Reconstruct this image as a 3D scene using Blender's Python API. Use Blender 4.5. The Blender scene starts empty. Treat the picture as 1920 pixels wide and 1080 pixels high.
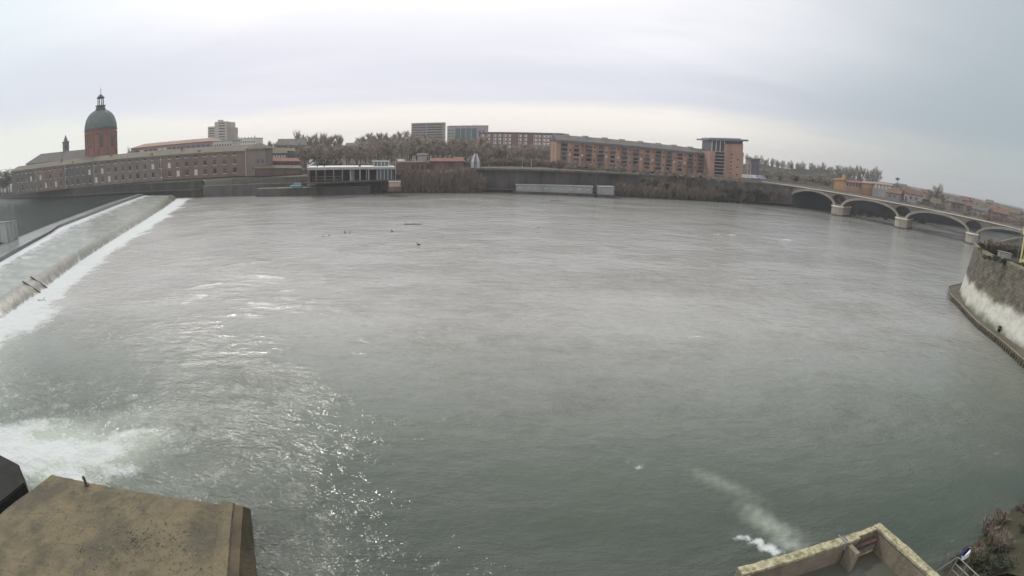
import bpy, bmesh, math, random
import numpy as np
from mathutils import Vector, noise
random.seed(7)
S = bpy.context.scene
COL = S.collection
R = math.radians

# ------------------------------------------------------------------ camera
CAM_H = 22.0
PITCH, ROLL, FPX = R(15.4067), R(1.54966), 989.083       # wide webcam lens, close to equidistant
cam = bpy.data.cameras.new('camera'); camo = bpy.data.objects.new('camera', cam); COL.objects.link(camo)
camo.location = (0, 0, CAM_H)
fwd = Vector((0, math.cos(PITCH), -math.sin(PITCH)))
up0 = Vector((0, math.sin(PITCH), math.cos(PITCH)))
rt0 = Vector((1, 0, 0))
rt = rt0 * math.cos(ROLL) + up0 * math.sin(ROLL)
up = up0 * math.cos(ROLL) - rt0 * math.sin(ROLL)
from mathutils import Matrix
m3 = Matrix((rt, up, -fwd)).transposed()
camo.rotation_euler = m3.to_euler()
cam.type = 'PANO'
cam.sensor_width = 36.0
cc = cam.cycles if hasattr(cam, 'cycles') and hasattr(cam.cycles, 'panorama_type') else cam
cc.panorama_type = 'FISHEYE_LENS_POLYNOMIAL'
cc.fisheye_fov = math.pi
cc.fisheye_polynomial_k0 = 0.0
cc.fisheye_polynomial_k1 = -1.0 / (FPX * 36.0 / 1920.0)
cc.fisheye_polynomial_k2 = 0.0
cc.fisheye_polynomial_k3 = 0.0
cc.fisheye_polynomial_k4 = 0.0
cam.clip_start = 0.1; cam.clip_end = 20000
S.camera = camo

# ------------------------------------------------------------------ light
SUN_AZ, SUN_EL = R(-38), R(45)
sun = bpy.data.lights.new('sun', 'SUN'); suno = bpy.data.objects.new('sun', sun); COL.objects.link(suno)
sun.energy = 1.25; sun.angle = R(3.5); sun.color = (1, .95, .87)
sdir = Vector((math.sin(SUN_AZ) * math.cos(SUN_EL), math.cos(SUN_AZ) * math.cos(SUN_EL), math.sin(SUN_EL)))
suno.rotation_euler = sdir.to_track_quat('Z', 'Y').to_euler()
S.view_settings.view_transform = 'Standard'; S.view_settings.look = 'None'
S.view_settings.exposure = 0.42; S.view_settings.gamma = 1.0
S.cycles.use_denoising = True
S.cycles.max_bounces = 5

W = bpy.data.worlds.new('World'); S.world = W; W.use_nodes = True
nt = W.node_tree; nt.nodes.clear()
def N(t, **k):
    n = nt.nodes.new(t)
    for a, b in k.items(): setattr(n, a, b)
    return n
def L(a, b): nt.links.new(a, b)
def M(op, a, b=None, c=None, clamp=False):
    n = N('ShaderNodeMath', operation=op); n.use_clamp = clamp
    for i, v in enumerate((a, b, c)):
        if v is None: continue
        if isinstance(v, (int, float)): n.inputs[i].default_value = v
        else: L(v, n.inputs[i])
    return n.outputs[0]
def MIX(f, a, b, mode='MIX'):
    n = N('ShaderNodeMix', data_type='RGBA', blend_type=mode)
    for s, v in ((0, f), (6, a), (7, b)):
        if isinstance(v, (int, float)): n.inputs[s].default_value = v
        elif isinstance(v, tuple): n.inputs[s].default_value = (*v[:3], 1)
        else: L(v, n.inputs[s])
    return n.outputs[2]
def SM(x, a, b):
    n = N('ShaderNodeMapRange', interpolation_type='SMOOTHSTEP'); L(x, n.inputs[0])
    n.inputs[1].default_value = a; n.inputs[2].default_value = b
    return n.outputs[0]
tc = N('ShaderNodeTexCoord'); sp = N('ShaderNodeSeparateXYZ'); L(tc.outputs['Generated'], sp.inputs[0])
sky = N('ShaderNodeTexSky', sky_type='NISHITA'); sky.sun_disc = False
sky.sun_elevation = SUN_EL; sky.sun_rotation = SUN_AZ
el = M('MULTIPLY', M('ARCSINE', sp.outputs[2]), 57.2958)
# cloud noise on a flat layer high above: project the direction on a plane
den = M('ADD', M('MAXIMUM', sp.outputs[2], 0.0), 0.10)
cb = N('ShaderNodeCombineXYZ'); L(M('DIVIDE', sp.outputs[0], den), cb.inputs[0]); L(M('DIVIDE', sp.outputs[1], den), cb.inputs[1])
n1 = N('ShaderNodeTexNoise'); n1.inputs['Scale'].default_value = .55; n1.inputs['Detail'].default_value = 5; n1.inputs['Roughness'].default_value = .5
mp = N('ShaderNodeMapping'); mp.inputs['Scale'].default_value = (.45, 1.0, 1); mp.inputs['Rotation'].default_value = (0, 0, R(12)); L(cb.outputs[0], mp.inputs[0]); L(mp.outputs[0], n1.inputs[0])
cl = n1.outputs[0]
dt = N('ShaderNodeVectorMath', operation='DOT_PRODUCT'); L(tc.outputs['Generated'], dt.inputs[0]); dt.inputs[1].default_value = Vector((-.16, .86, .48)).normalized()
sa = M('MAXIMUM', dt.outputs['Value'], 0.0)
glow = M('POWER', sa, 5.0)
side = sp.outputs[0]
elw = M('ADD', el, M('MULTIPLY', M('SUBTRACT', cl, .5), 7.0))
body = MIX(SM(cl, .38, .64), (.60, .61, .67), (.96, .945, .975))
body = MIX(SM(side, .15, .85), body, (.37, .425, .455))
body = MIX(SM(M('MULTIPLY', side, -1.0), .45, .95), body, (.58, .70, .72))
body = MIX(M('MULTIPLY', glow, .85, clamp=True), body, (.97, .95, .97))
bandm = M('MULTIPLY', M('SUBTRACT', 1.0, SM(elw, 3.2, 5.8)), .95)
bandc = MIX(SM(side, .25, .8), (.90, .845, .775), (.39, .43, .43))
bandc = MIX(SM(M('MULTIPLY', side, -1.0), .4, .85), bandc, (.74, .77, .70))
greym = M('MULTIPLY', M('SUBTRACT', 1.0, SM(elw, 5.0, 19.0)), .75)
greyc = MIX(SM(side, .2, .8), (.60, .61, .69), (.32, .38, .41))
col = MIX(greym, body, greyc)
col = MIX(bandm, col, bandc)
bg1 = N('ShaderNodeBackground'); L(sky.outputs[0], bg1.inputs[0]); bg1.inputs[1].default_value = .05
bg2 = N('ShaderNodeBackground'); L(col, bg2.inputs[0]); bg2.inputs[1].default_value = .95
mx = N('ShaderNodeMixShader'); mx.inputs[0].default_value = .93; L(bg1.outputs[0], mx.inputs[1]); L(bg2.outputs[0], mx.inputs[2])
wo = N('ShaderNodeOutputWorld'); L(mx.outputs[0], wo.inputs[0])

# ------------------------------------------------------------------ pixel of the photograph -> point in the world
def ray(px, py):
    dx, dy = px - 960.0, 540.0 - py
    r = math.hypot(dx, dy) or 1e-6; t = r / FPX
    return (rt * (dx / r) + up * (dy / r)) * math.sin(t) + fwd * math.cos(t)
def G(px, py, z=0.0):                       # on the level z
    d = ray(px, py); t = (z - CAM_H) / d.z
    return Vector((d.x * t, d.y * t, z))
def AT(px, py, Rr):                         # at the horizontal distance Rr
    d = ray(px, py); t = Rr / math.hypot(d.x, d.y)
    return Vector((d.x * t, d.y * t, CAM_H + d.z * t))
def AY(px, py, Y):
    d = ray(px, py); t = Y / d.y
    return Vector((d.x * t, Y, CAM_H + d.z * t))

# ------------------------------------------------------------------ materials
_mats = {}
def mat(name, c, c2=None, scale=.6, rough=.85, bump=.0, bscale=None, metal=0.0, detail=6, spec=.3, stretch=(1, 1, 1), streak=None):
    if name in _mats: return _mats[name]
    global nt
    m = bpy.data.materials.new(name); m.use_nodes = True; nt = m.node_tree
    b = nt.nodes['Principled BSDF']
    tcn = N('ShaderNodeTexCoord'); mp_ = N('ShaderNodeMapping'); mp_.inputs['Scale'].default_value = stretch
    L(tcn.outputs['Object'], mp_.inputs[0])
    n_ = N('ShaderNodeTexNoise'); n_.inputs['Scale'].default_value = scale; n_.inputs['Detail'].default_value = detail; n_.inputs['Roughness'].default_value = .62
    L(mp_.outputs[0], n_.inputs[0])
    c2 = c2 or tuple(x * .72 for x in c)
    cr = MIX(SM(n_.outputs[0], .33, .67), c2, c)
    if streak:                                   # rain streaks and stains that run down the face
        m2 = N('ShaderNodeMapping'); m2.inputs['Scale'].default_value = (streak[1], streak[1], streak[1] * .12); L(tcn.outputs['Object'], m2.inputs[0])
        n2 = N('ShaderNodeTexNoise'); n2.inputs['Scale'].default_value = 1; n2.inputs['Detail'].default_value = 5; L(m2.outputs[0], n2.inputs[0])
        cr = MIX(M('MULTIPLY', SM(n2.outputs[0], .5, .72), .75), cr, streak[0])
    L(cr, b.inputs['Base Color'])
    b.inputs['Roughness'].default_value = rough; b.inputs['Metallic'].default_value = metal
    b.inputs['Specular IOR Level'].default_value = spec
    if bump:
        bs = N('ShaderNodeTexNoise'); bs.inputs['Scale'].default_value = bscale or scale * 6; bs.inputs['Detail'].default_value = 8
        L(tcn.outputs['Object'], bs.inputs[0])
        bn = N('ShaderNodeBump'); bn.inputs['Strength'].default_value = bump; bn.inputs['Distance'].default_value = .1
        L(bs.outputs[0], bn.inputs['Height']); L(bn.outputs[0], b.inputs['Normal'])
    _mats[name] = m
    return m
hosp_wall = mat('hospital_wall', (.235, .20, .168), (.175, .145, .12), .05, streak=((.18, .15, .13), .25))
hosp_roof = mat('tile_roof', (.17, .145, .095), (.12, .108, .075), .2, bump=.4, bscale=1.5)
brick = mat('brick', (.42, .265, .205), (.35, .23, .18), .12, streak=((.22, .12, .09), .2))
brick_dark = mat('brick_dark', (.17, .11, .095), (.12, .085, .08), .2, streak=((.09, .07, .065), .3))
drum_brick = mat('drum_brick', (.32, .135, .085), (.26, .115, .08), .25)
copper = mat('copper', (.125, .165, .155), (.09, .125, .12), .25, rough=.6, streak=((.15, .22, .19), .5))
lead = mat('dark_lead', (.05, .055, .075), rough=.6)
glass = mat('window_glass', (.035, .04, .05), rough=.15, spec=.6)
glass_grey = mat('shuttered_window', (.10, .095, .09), (.07, .065, .065), .4)
glass_blue = mat('blue_glass', (.09, .13, .19), (.05, .08, .11), .3, rough=.2, spec=.6)
glass_teal = mat('teal_glass', (.10, .17, .18), (.045, .09, .105), .25, rough=.2, spec=.6, stretch=(1, 1, .15))
white_frame = mat('white_render', (.68, .66, .62), (.58, .56, .53), .3)
cream = mat('cream_render', (.50, .44, .37), (.42, .37, .31), .2)
pale_concrete = mat('pale_concrete', (.42, .39, .37), (.34, .32, .31), .15, streak=((.27, .25, .24), .3))
pink_wall = mat('pink_render', (.42, .30, .25), (.36, .26, .22), .1)
pink_roof = mat('pink_tile_roof', (.34, .23, .18), (.28, .19, .15), .2)
red_roof = mat('red_tile_roof', (.26, .13, .09), (.19, .105, .08), .35, bump=.3)
slate = mat('slate_roof', (.16, .15, .135), (.12, .115, .105), .2)
blue_zinc = mat('blue_zinc', (.17, .20, .25), (.13, .15, .19), .2, rough=.5)
red_brown = mat('red_brown_cladding', (.24, .14, .125), (.19, .12, .11), .15)
ochre = mat('ochre_render', (.55, .31, .15), (.48, .27, .14), .4)
purple_grey = mat('purple_grey_render', (.20, .18, .22), (.16, .145, .175), .2)
quay_stone = mat('quay_stone', (.125, .11, .10), (.075, .072, .07), .15, bump=.4, bscale=.8, streak=((.035, .045, .03), .25))
quay_top = mat('quay_coping', (.26, .24, .20), (.18, .165, .14), .4)
bridge_stone = mat('bridge_stone', (.25, .212, .175), (.175, .148, .125), .18, bump=.3, bscale=1.2, streak=((.16, .135, .115), .28))
bridge_ring = mat('bridge_ring_stone', (.45, .40, .325), (.34, .305, .25), .3)
bridge_light = mat('bridge_coping', (.78, .75, .68), (.70, .66, .59), .3)
bridge_brick = mat('bridge_parapet', (.22, .18, .15), (.17, .14, .12), .3)
concrete_old = mat('mossy_concrete', (.20, .155, .085), (.095, .08, .05), .45, rough=.95, bump=.9, bscale=3.0, detail=10)
def block_mat():
    global nt
    m = bpy.data.materials.new('pitted_concrete'); m.use_nodes = True; nt = m.node_tree; b = nt.nodes['Principled BSDF']; O = N('ShaderNodeTexCoord').outputs['Object']
    def noi(sc, det=6, rg=.6, st=(1, 1, 1), rot=0):
        p = N('ShaderNodeMapping'); p.inputs['Scale'].default_value = st; p.inputs['Rotation'].default_value = (0, 0, R(rot)); L(O, p.inputs[0]); q = N('ShaderNodeTexNoise'); q.inputs['Scale'].default_value = sc; q.inputs['Detail'].default_value = det; q.inputs['Roughness'].default_value = rg; L(p.outputs[0], q.inputs[0]); return q.outputs[0]
    big, mid, fine = noi(.35, 6, .62), noi(1.6, 8, .72), noi(9, 6, .75)
    c = MIX(SM(big, .36, .62), (.10, .09, .06), (.19, .155, .088)); c = MIX(M('MULTIPLY', SM(mid, .52, .66), .7), c, (.085, .078, .055)); c = MIX(M('MULTIPLY', SM(fine, .54, .64), M('ADD', .25, M('MULTIPLY', SM(big, .4, .6), .5))), c, (.25, .22, .165)); c = MIX(M('MULTIPLY', SM(noi(6, 5, .7), .60, .66), .9), c, (.04, .036, .027))
    v = N('ShaderNodeTexVoronoi', feature='DISTANCE_TO_EDGE'); v.inputs['Scale'].default_value = .30; w = N('ShaderNodeVectorMath', operation='ADD'); L(O, w.inputs[0]); nn = N('ShaderNodeTexNoise'); nn.inputs['Scale'].default_value = 1.2; nn.inputs['Detail'].default_value = 5; L(O, nn.inputs[0]); L(nn.outputs['Color'], w.inputs[1]); L(w.outputs[0], v.inputs['Vector'])
    crack = M('SUBTRACT', 1.0, SM(v.outputs['Distance'], .0, .018)); c = MIX(M('MULTIPLY', crack, M('MULTIPLY', SM(noi(.5, 3), .5, .65), .55)), c, (.03, .027, .02))
    L(c, b.inputs['Base Color']); b.inputs['Roughness'].default_value = .95
    bn = N('ShaderNodeBump'); bn.inputs['Strength'].default_value = 1.0; bn.inputs['Distance'].default_value = .09; L(M('SUBTRACT', M('ADD', M('MULTIPLY', mid, 1.1), M('MULTIPLY', fine, .55)), M('MULTIPLY', crack, .15)), bn.inputs['Height']); L(bn.outputs[0], b.inputs['Normal']); return m
concrete_old = block_mat()
concrete_dark = mat('wet_dark_concrete', (.022, .023, .018), (.012, .013, .01), .6, bump=.6, bscale=4)
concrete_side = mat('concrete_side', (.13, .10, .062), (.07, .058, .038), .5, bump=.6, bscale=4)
concrete_lock = mat('lock_concrete', (.27, .235, .18), (.18, .15, .11), .5, bump=.5, bscale=4, streak=((.17, .13, .085), 1.2))
lock_cope = mat('lock_coping', (.50, .455, .31), (.20, .18, .10), 2.6, bump=.8, bscale=7)
steel = mat('grey_steel', (.34, .33, .33), (.24, .22, .22), 2, rough=.5, metal=.5)
rust = mat('rusty_steel', (.13, .075, .06), (.08, .05, .05), 2, rough=.7)
wood_dark = mat('weathered_timber', (.16, .135, .10), (.08, .07, .055), 2.0, stretch=(1, 1, .3))
bark = mat('bark', (.16, .14, .11), (.11, .095, .075), .8)
twig_m = mat('bare_twigs', (.42, .355, .285), (.30, .25, .20), .3)
twig_far = mat('far_twigs', (.42, .40, .36), (.34, .325, .29), .2)
brush_m = mat('dry_brush', (.30, .24, .19), (.21, .17, .135), .4)
leaf_m = mat('evergreen_leaves', (.055, .065, .038), (.035, .045, .026), .5)
ground_m = mat('bank_ground', (.105, .09, .07), (.075, .068, .05), .05)
grass_m = mat('rough_grass', (.06, .057, .03), (.035, .032, .02), .5, bump=.6, bscale=5)
black = mat('black', (.012, .012, .014), rough=.5)
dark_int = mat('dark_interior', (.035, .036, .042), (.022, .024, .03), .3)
white_paint = mat('white_paint', (.78, .77, .75), (.7, .69, .67), .5, rough=.5)
sky_blue = mat('light_blue_paint', (.14, .29, .36), (.11, .24, .30), .5, rough=.5)
blue_paint = mat('blue_paint', (.02, .02, .25), rough=.5)
yellow_paint = mat('yellow_render', (.62, .55, .30), (.52, .47, .27), 1.0)
red_paint = mat('red_paint', (.35, .06, .04), (.28, .05, .035), 1.0)
pinkish = mat('faded_poster', (.42, .27, .24), (.36, .33, .27), .8)
bird_m = mat('dark_plumage', (.02, .02, .025), rough=.7)
hill_m = mat('wooded_slope', (.055, .053, .035), (.035, .035, .025), .08, bump=.8, bscale=.5)

# ------------------------------------------------------------------ mesh helpers
class MB:
    def __init__(s): s.v = []; s.f = []
    def hexa(s, p):                          # eight corners: 0-3 bottom ring, 4-7 top ring
        b = len(s.v); s.v += [Vector(q) for q in p]
        for q in ((3, 2, 1, 0), (4, 5, 6, 7), (0, 1, 5, 4), (1, 2, 6, 5), (2, 3, 7, 6), (3, 0, 4, 7)): s.f.append([b + i for i in q])
    def box(s, x0, x1, y0, y1, z0, z1):
        s.hexa([(x0, y0, z0), (x1, y0, z0), (x1, y1, z0), (x0, y1, z0), (x0, y0, z1), (x1, y0, z1), (x1, y1, z1), (x0, y1, z1)])
    def tube(s, a, b, r0, r1=None, n=6):
        a = Vector(a); b = Vector(b); r1 = r0 if r1 is None else r1
        d = (b - a).normalized(); q = Vector((0, 0, 1)) if abs(d.z) < .9 else Vector((1, 0, 0))
        u = d.cross(q).normalized(); w = d.cross(u); k = len(s.v)
        for i in range(n):
            t = 2 * math.pi * i / n; e = u * math.cos(t) + w * math.sin(t)
            s.v.append(a + e * r0); s.v.append(b + e * r1)
        for i in range(n):
            j = (i + 1) % n; s.f.append([k + 2 * i, k + 2 * j, k + 2 * j + 1, k + 2 * i + 1])
        s.f.append([k + 2 * i for i in range(n)][::-1]); s.f.append([k + 2 * i + 1 for i in range(n)])
    def lathe(s, prof, c=(0, 0, 0), n=24):   # prof: (radius, z)
        k = len(s.v); c = Vector(c)
        for r_, z in prof:
            for i in range(n):
                t = 2 * math.pi * i / n; s.v.append(c + Vector((r_ * math.cos(t), r_ * math.sin(t), z)))
        for j in range(len(prof) - 1):
            for i in range(n):
                a = k + j * n + i; b = k + j * n + (i + 1) % n; s.f.append([a, b, b + n, a + n])
        s.f.append([k + i for i in range(n)][::-1]); s.f.append([k + (len(prof) - 1) * n + i for i in range(n)])
    def poly(s, pts):
        k = len(s.v); s.v += [Vector(p) for p in pts]; s.f.append(list(range(k, k + len(pts))))
    def prism(s, pts, z0, z1):               # pts CCW in plan
        k = len(s.v); n = len(pts)
        s.v += [Vector((p[0], p[1], z0)) for p in pts] + [Vector((p[0], p[1], z1)) for p in pts]
        s.f.append([k + i for i in range(n)][::-1]); s.f.append([k + n + i for i in range(n)])
        for i in range(n):
            j = (i + 1) % n; s.f.append([k + i, k + j, k + n + j, k + n + i])
    def strip(s, A, B):
        k = len(s.v); n = len(A)
        for a, b in zip(A, B): s.v.append(Vector(a)); s.v.append(Vector(b))
        for i in range(n - 1): s.f.append([k + 2 * i, k + 2 * i + 2, k + 2 * i + 3, k + 2 * i + 1])
    def build(s, name, m, parent=None, smooth=False):
        o_ = Vector((0, 0, 0)) if parent is None else wloc(parent)
        me = bpy.data.meshes.new(name); me.from_pydata([tuple(Vector(v) - o_) for v in s.v], [], s.f); me.update()
        bm = bmesh.new(); bm.from_mesh(me); bmesh.ops.recalc_face_normals(bm, faces=bm.faces); bm.to_mesh(me); bm.free()
        if smooth:
            for p in me.polygons: p.use_smooth = True
        me.materials.append(m)
        o = bpy.data.objects.new(name, me); COL.objects.link(o)
        if parent is not None: o.parent = parent
        return o
def wloc(o):
    v = Vector((0, 0, 0))
    while o is not None: v = v + o.location; o = o.parent
    return v
def tag(o, label=None, cat=None, group=None, kind=None):
    if label: o['label'] = label
    if cat: o['category'] = cat
    if group: o['group'] = group
    if kind: o['kind'] = kind
    return o
def thing(name, label, cat, loc, group=None):
    o = bpy.data.objects.new(name, None); COL.objects.link(o); o.location = loc; o.empty_display_size = .5
    return tag(o, label, cat, group)
def copy_tree(o, parent=None):
    c = o.copy(); COL.objects.link(c); c.parent = parent
    for ch in list(o.children): copy_tree(ch, c)
    return c
def struct(o): return tag(o, kind='structure')

class Face:
    """A facade between two plan points with its own heights at the two ends; P(u, v, w): along, up, out towards the viewer."""
    def __init__(s, A, B, zb, zt, depth):
        s.A = Vector((A[0], A[1], 0)); s.B = Vector((B[0], B[1], 0)); s.zb = zb; s.zt = zt; s.depth = depth
        d = (s.B - s.A); s.len = d.length; d.normalize(); n = Vector((d.y, -d.x, 0))
        if n.dot(-(s.A + s.B)) < 0: n = -n
        s.n = n
    def P(s, u, v, w=0.0):
        p = s.A.lerp(s.B, u) + s.n * w
        z0 = s.zb[0] + (s.zb[1] - s.zb[0]) * u; z1 = s.zt[0] + (s.zt[1] - s.zt[0]) * u
        return Vector((p.x, p.y, z0 + (z1 - z0) * v))
    def box(s, mb, u0, u1, v0, v1, w0, w1):
        P = s.P
        mb.hexa([P(u0, v0, w1), P(u1, v0, w1), P(u1, v0, w0), P(u0, v0, w0), P(u0, v1, w1), P(u1, v1, w1), P(u1, v1, w0), P(u0, v1, w0)])
    def base(s):
        p = s.P(.5, 0, -s.depth / 2); return p
def face_px(pl, pr, tl, tr, bl, br, Rl, Rr, depth, zb=None):
    """pixel columns of the two ends, rows of the top and foot at each end, distances of the ends"""
    ml, mr = (tl + bl) / 2, (tr + br) / 2
    A = AT(pl, ml, Rl); B = AT(pr, mr, Rr)
    za, zc = AT(pl, tl, Rl).z, AT(pr, tr, Rr).z
    if zb is None: zb = (AT(pl, bl, Rl).z, AT(pr, br, Rr).z)
    elif not isinstance(zb, tuple): zb = (zb, zb)
    return Face(A, B, zb, (za, zc), depth)
def wall(F, name, m, parent, v0=0.0, v1=1.0, u0=0.0, u1=1.0, w0=None, w1=0.0):
    mb = MB(); F.box(mb, u0, u1, v0, v1, -F.depth if w0 is None else w0, w1); return mb.build(name, m, parent)
def bx(F, name, m, parent, u0, u1, v0, v1, w0, w1):
    mb = MB(); F.box(mb, u0, u1, v0, v1, w0, w1); return mb.build(name, m, parent)
def windows(F, parent, us, vs, wu, hv, m, name='window', w0=-.3, w1=.05, skip=None, frame=None):
    for j, v in enumerate(vs):
        for i, u in enumerate(us):
            if skip and skip(i, j): continue
            h = hv[j] if isinstance(hv, (list, tuple)) else hv
            mm = m(i, j) if callable(m) else m
            o = bx(F, name, mm, parent, u - wu / 2, u + wu / 2, v - h / 2, v + h / 2, w0, w1)
            if frame: bx(F, 'sill', frame, o, u - wu * .62, u + wu * .62, v - h / 2 - .02, v - h / 2, -.02, w1 + .12)
def gable_roof(F, name, m, parent, rise, over=.4, hip=0.0, u0=0.0, u1=1.0, v=1.0, front=None):
    """ridge along the facade; hip shortens the ridge at both ends"""
    D = F.depth; ou = over / F.len; r = F.P; up_ = Vector((0, 0, rise)); mb = MB()
    a = r(u0 - ou, v, over); b = r(u1 + ou, v, over); c = r(u1 + ou, v, -D - over); d = r(u0 - ou, v, -D - over)
    e = r(u0 - ou + hip, v, -D / 2) + up_; f = r(u1 + ou - hip, v, -D / 2) + up_
    t = Vector((0, 0, .25)); k = len(mb.v)
    mb.v += [a, b, c, d, a + t, b + t, c + t, d + t, e + t, f + t]
    mb.f += [[3, 2, 1, 0], [0, 1, 5, 4], [1, 2, 6, 5], [2, 3, 7, 6], [3, 0, 4, 7], [4, 5, 9, 8], [6, 7, 8, 9], [5, 6, 9], [7, 4, 8]]
    return mb.build(name, m, parent)
def chimney(F, roof, u, w, wd, h, m, z0=None):
    p = F.P(u, 1, w); mb = MB(); z = p.z if z0 is None else z0
    mb.box(p.x - wd / 2, p.x + wd / 2, p.y - wd / 2, p.y + wd / 2, z, z + h)
    return mb.build('chimney', m, roof)
def resample(P, n):
    P = [Vector(p) for p in P]; L_ = [0]
    for a, b in zip(P, P[1:]): L_.append(L_[-1] + (b - a).length)
    out = []
    for i in range(n):
        s_ = L_[-1] * i / (n - 1); k = 0
        while k < len(P) - 2 and L_[k + 1] < s_: k += 1
        t = (s_ - L_[k]) / max(1e-9, L_[k + 1] - L_[k]); out.append(P[k].lerp(P[k + 1], t))
    return out

#==SETTING==
# ------------------------------------------------------------------ river
def poly_dist(X, Y, P):
    """distance of grid points from a polyline, and on which side they lie"""
    best = np.full(X.shape, 1e9); sg = np.zeros(X.shape)
    for (x0, y0), (x1, y1) in zip(P, P[1:]):
        dx, dy = x1 - x0, y1 - y0; l2 = dx * dx + dy * dy
        t = np.clip(((X - x0) * dx + (Y - y0) * dy) / l2, 0, 1)
        d = np.hypot(X - x0 - t * dx, Y - y0 - t * dy); c = (X - x0) * dy - (Y - y0) * dx
        m_ = d < best; best = np.where(m_, d, best); sg = np.where(m_, np.sign(c), sg)
    return best, sg
FOOT = [(-62, 10), (-79.9, 50.6), (-88.2, 68.6), (-101.6, 93.2), (-132.3, 156.5), (-152, 195), (-176, 238)]
def graded(lo, hi, a, b, fine, grow):
    xs = [a]
    while xs[-1] < b: xs.append(xs[-1] + fine)
    st = fine
    while xs[-1] < hi: st = min(st * grow, 150); xs.append(xs[-1] + st)
    st = fine; lo_ = [a]
    while lo_[-1] > lo: st = min(st * grow, 150); lo_.append(lo_[-1] - st)
    return np.array(lo_[:0:-1] + xs)
gx = graded(-260, 2600, -60, 60, .6, 1.035); gy = graded(-60, 700, 8, 75, .6, 1.03)
X, Y = np.meshgrid(gx, gy)
d, sg = poly_dist(X, Y, FOOT)
down = sg > 0
def fnoise(X_, Y_, sc, seed, off=0.0):
    out = np.zeros(X_.shape).ravel(); xf, yf = X_.ravel(), Y_.ravel()
    for i in range(len(out)): out[i] = noise.noise((xf[i] * sc, yf[i] * sc, seed))
    return out.reshape(X_.shape)
dj = d * (1 + .5 * fnoise(X, Y, .11, 3.3) + .35 * fnoise(X, Y, .45, 6.1))
foam = np.where(down, np.exp(-(dj / 7.0) ** 1.6) * 1.25, 1.0)
ss = lambda v, lo, hi: (lambda t: t * t * (3 - 2 * t))(np.clip((v - lo) / (hi - lo), 0, 1))
milk = np.where(down, np.maximum(np.exp(-(d / 17.0) ** 1.2) * 1.3, (.70 * np.exp(-d / 220) + .34) * ss(Y, 14, 72)), 1.0)
turb = np.exp(-(np.clip(X + 19, 0, None) / 8) ** 2) * np.exp(-(np.clip(Y - 29, 0, None) / 15) ** 2)
def blob(px, py, rx, ry, ang, amp, arr):
    g = G(px, py); c, s_ = math.cos(R(ang)), math.sin(R(ang))
    u = (X - g.x) * c + (Y - g.y) * s_; v = -(X - g.x) * s_ + (Y - g.y) * c
    return np.maximum(arr, amp * np.exp(-((u / rx) ** 2 + (v / ry) ** 2)))
for q in ((30, 860, 6, 4, 20, .95), (110, 850, 5, 3, 20, .85), (190, 850, 4, 2.4, 30, .72), (60, 800, 8, 2.4, 30, .6), (240, 815, 4.5, 1.4, 35, .58), (215, 880, 4, 1.6, 10, .6), (130, 895, 5, 2, 0, .72), (0, 830, 6, 4, 0, .85),
          (60, 600, 12, 6, -62, .75), (390, 535, 4.5, 1.1, 35, .68), (375, 555, 3, 1, 10, .62), (505, 520, 6.5, 1.0, -12, .70), (490, 570, 4.5, .9, -8, .66), (545, 545, 3, 1, 30, .55), (470, 590, 5, 1.2, 0, .5),
          (1405, 1012, 1.1, .32, -25, .85), (1432, 1024, 1.25, .5, -38, 1.15), (1450, 1034, .6, .35, -40, 1.1), (1385, 1008, .8, .2, 0, .7),
          (1310, 632, 2.6, .5, 5, .62), (1490, 674, 3, .5, 0, .5), (1240, 560, 2.2, .5, 0, .45), (1160, 620, 2.2, .4, 0, .45), (860, 575, 2.5, .5, 0, .45), (960, 640, 2, .4, 0, .42),
          (1765, 880, .9, .3, 0, .55), (1840, 838, 1.2, .3, 0, .6), (1870, 848, 1.6, .25, 10, .55), (1625, 906, 1.1, .2, 0, .5), (1200, 878, 1.6, .3, -30, .5), (1180, 860, 1.5, .25, -35, .45), (1455, 940, .5, .3, 0, .5),
          (1300, 436, 30, .5, -6, .50), (1420, 445, 22, .45, -8, .72), (1475, 450, 14, .4, -8, .68), (1180, 433, 18, .4, -5, .45)):
    foam = blob(*q, foam)
for q in ((60, 850, 11, 5.5, 20, 1.9), (150, 850, 7, 4, 25, 1.6), (220, 830, 6, 2.6, 32, 1.1), (260, 790, 12, 4, 35, .7), (350, 640, 34, 12, -60, .45), (430, 550, 30, 9, -30, .5), (1445, 985, 2.2, .7, -48, .85), (1350, 905, 3.6, .8, -48, .5), (1480, 1020, 1.3, .6, -45, .95), (1420, 960, 1.6, .5, -52, .7), (1190, 865, 3, .5, -40, .3), (1250, 850, 7, 1.5, -40, .08), (300, 900, 10, 6, 10, .4)):
    milk = blob(*q, milk)
foam = np.maximum(foam, np.where(down, .215 * turb + .20 * np.exp(-d / 45), 0))
swell = fnoise(X, Y, .16, 1.3) * .06 + fnoise(X, Y, .55, 4.7) * .03
Z = swell * np.clip(1 - np.hypot(X, Y) / 500, 0, 1) + np.clip(foam, 0, 1) * np.where(down, 1, 0) * (fnoise(X, Y, .8, 9.1) * .35 + .15)
ny, nx = X.shape
vv = np.stack([X.ravel(), Y.ravel(), Z.ravel()], 1)
idx = np.arange(nx * ny).reshape(ny, nx)
ff = np.stack([idx[:-1, :-1].ravel(), idx[:-1, 1:].ravel(), idx[1:, 1:].ravel(), idx[1:, :-1].ravel()], 1)
me = bpy.data.meshes.new('river'); me.from_pydata(vv.tolist(), [], ff.tolist()); me.update()
for nm, arr in (('foam', foam), ('milk', milk), ('turb', turb)):
    a = me.attributes.new(nm, 'FLOAT', 'POINT'); a.data.foreach_set('value', arr.ravel().astype(np.float32))
for p in me.polygons: p.use_smooth = True
river = bpy.data.objects.new('river', me); COL.objects.link(river); struct(river)

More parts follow.
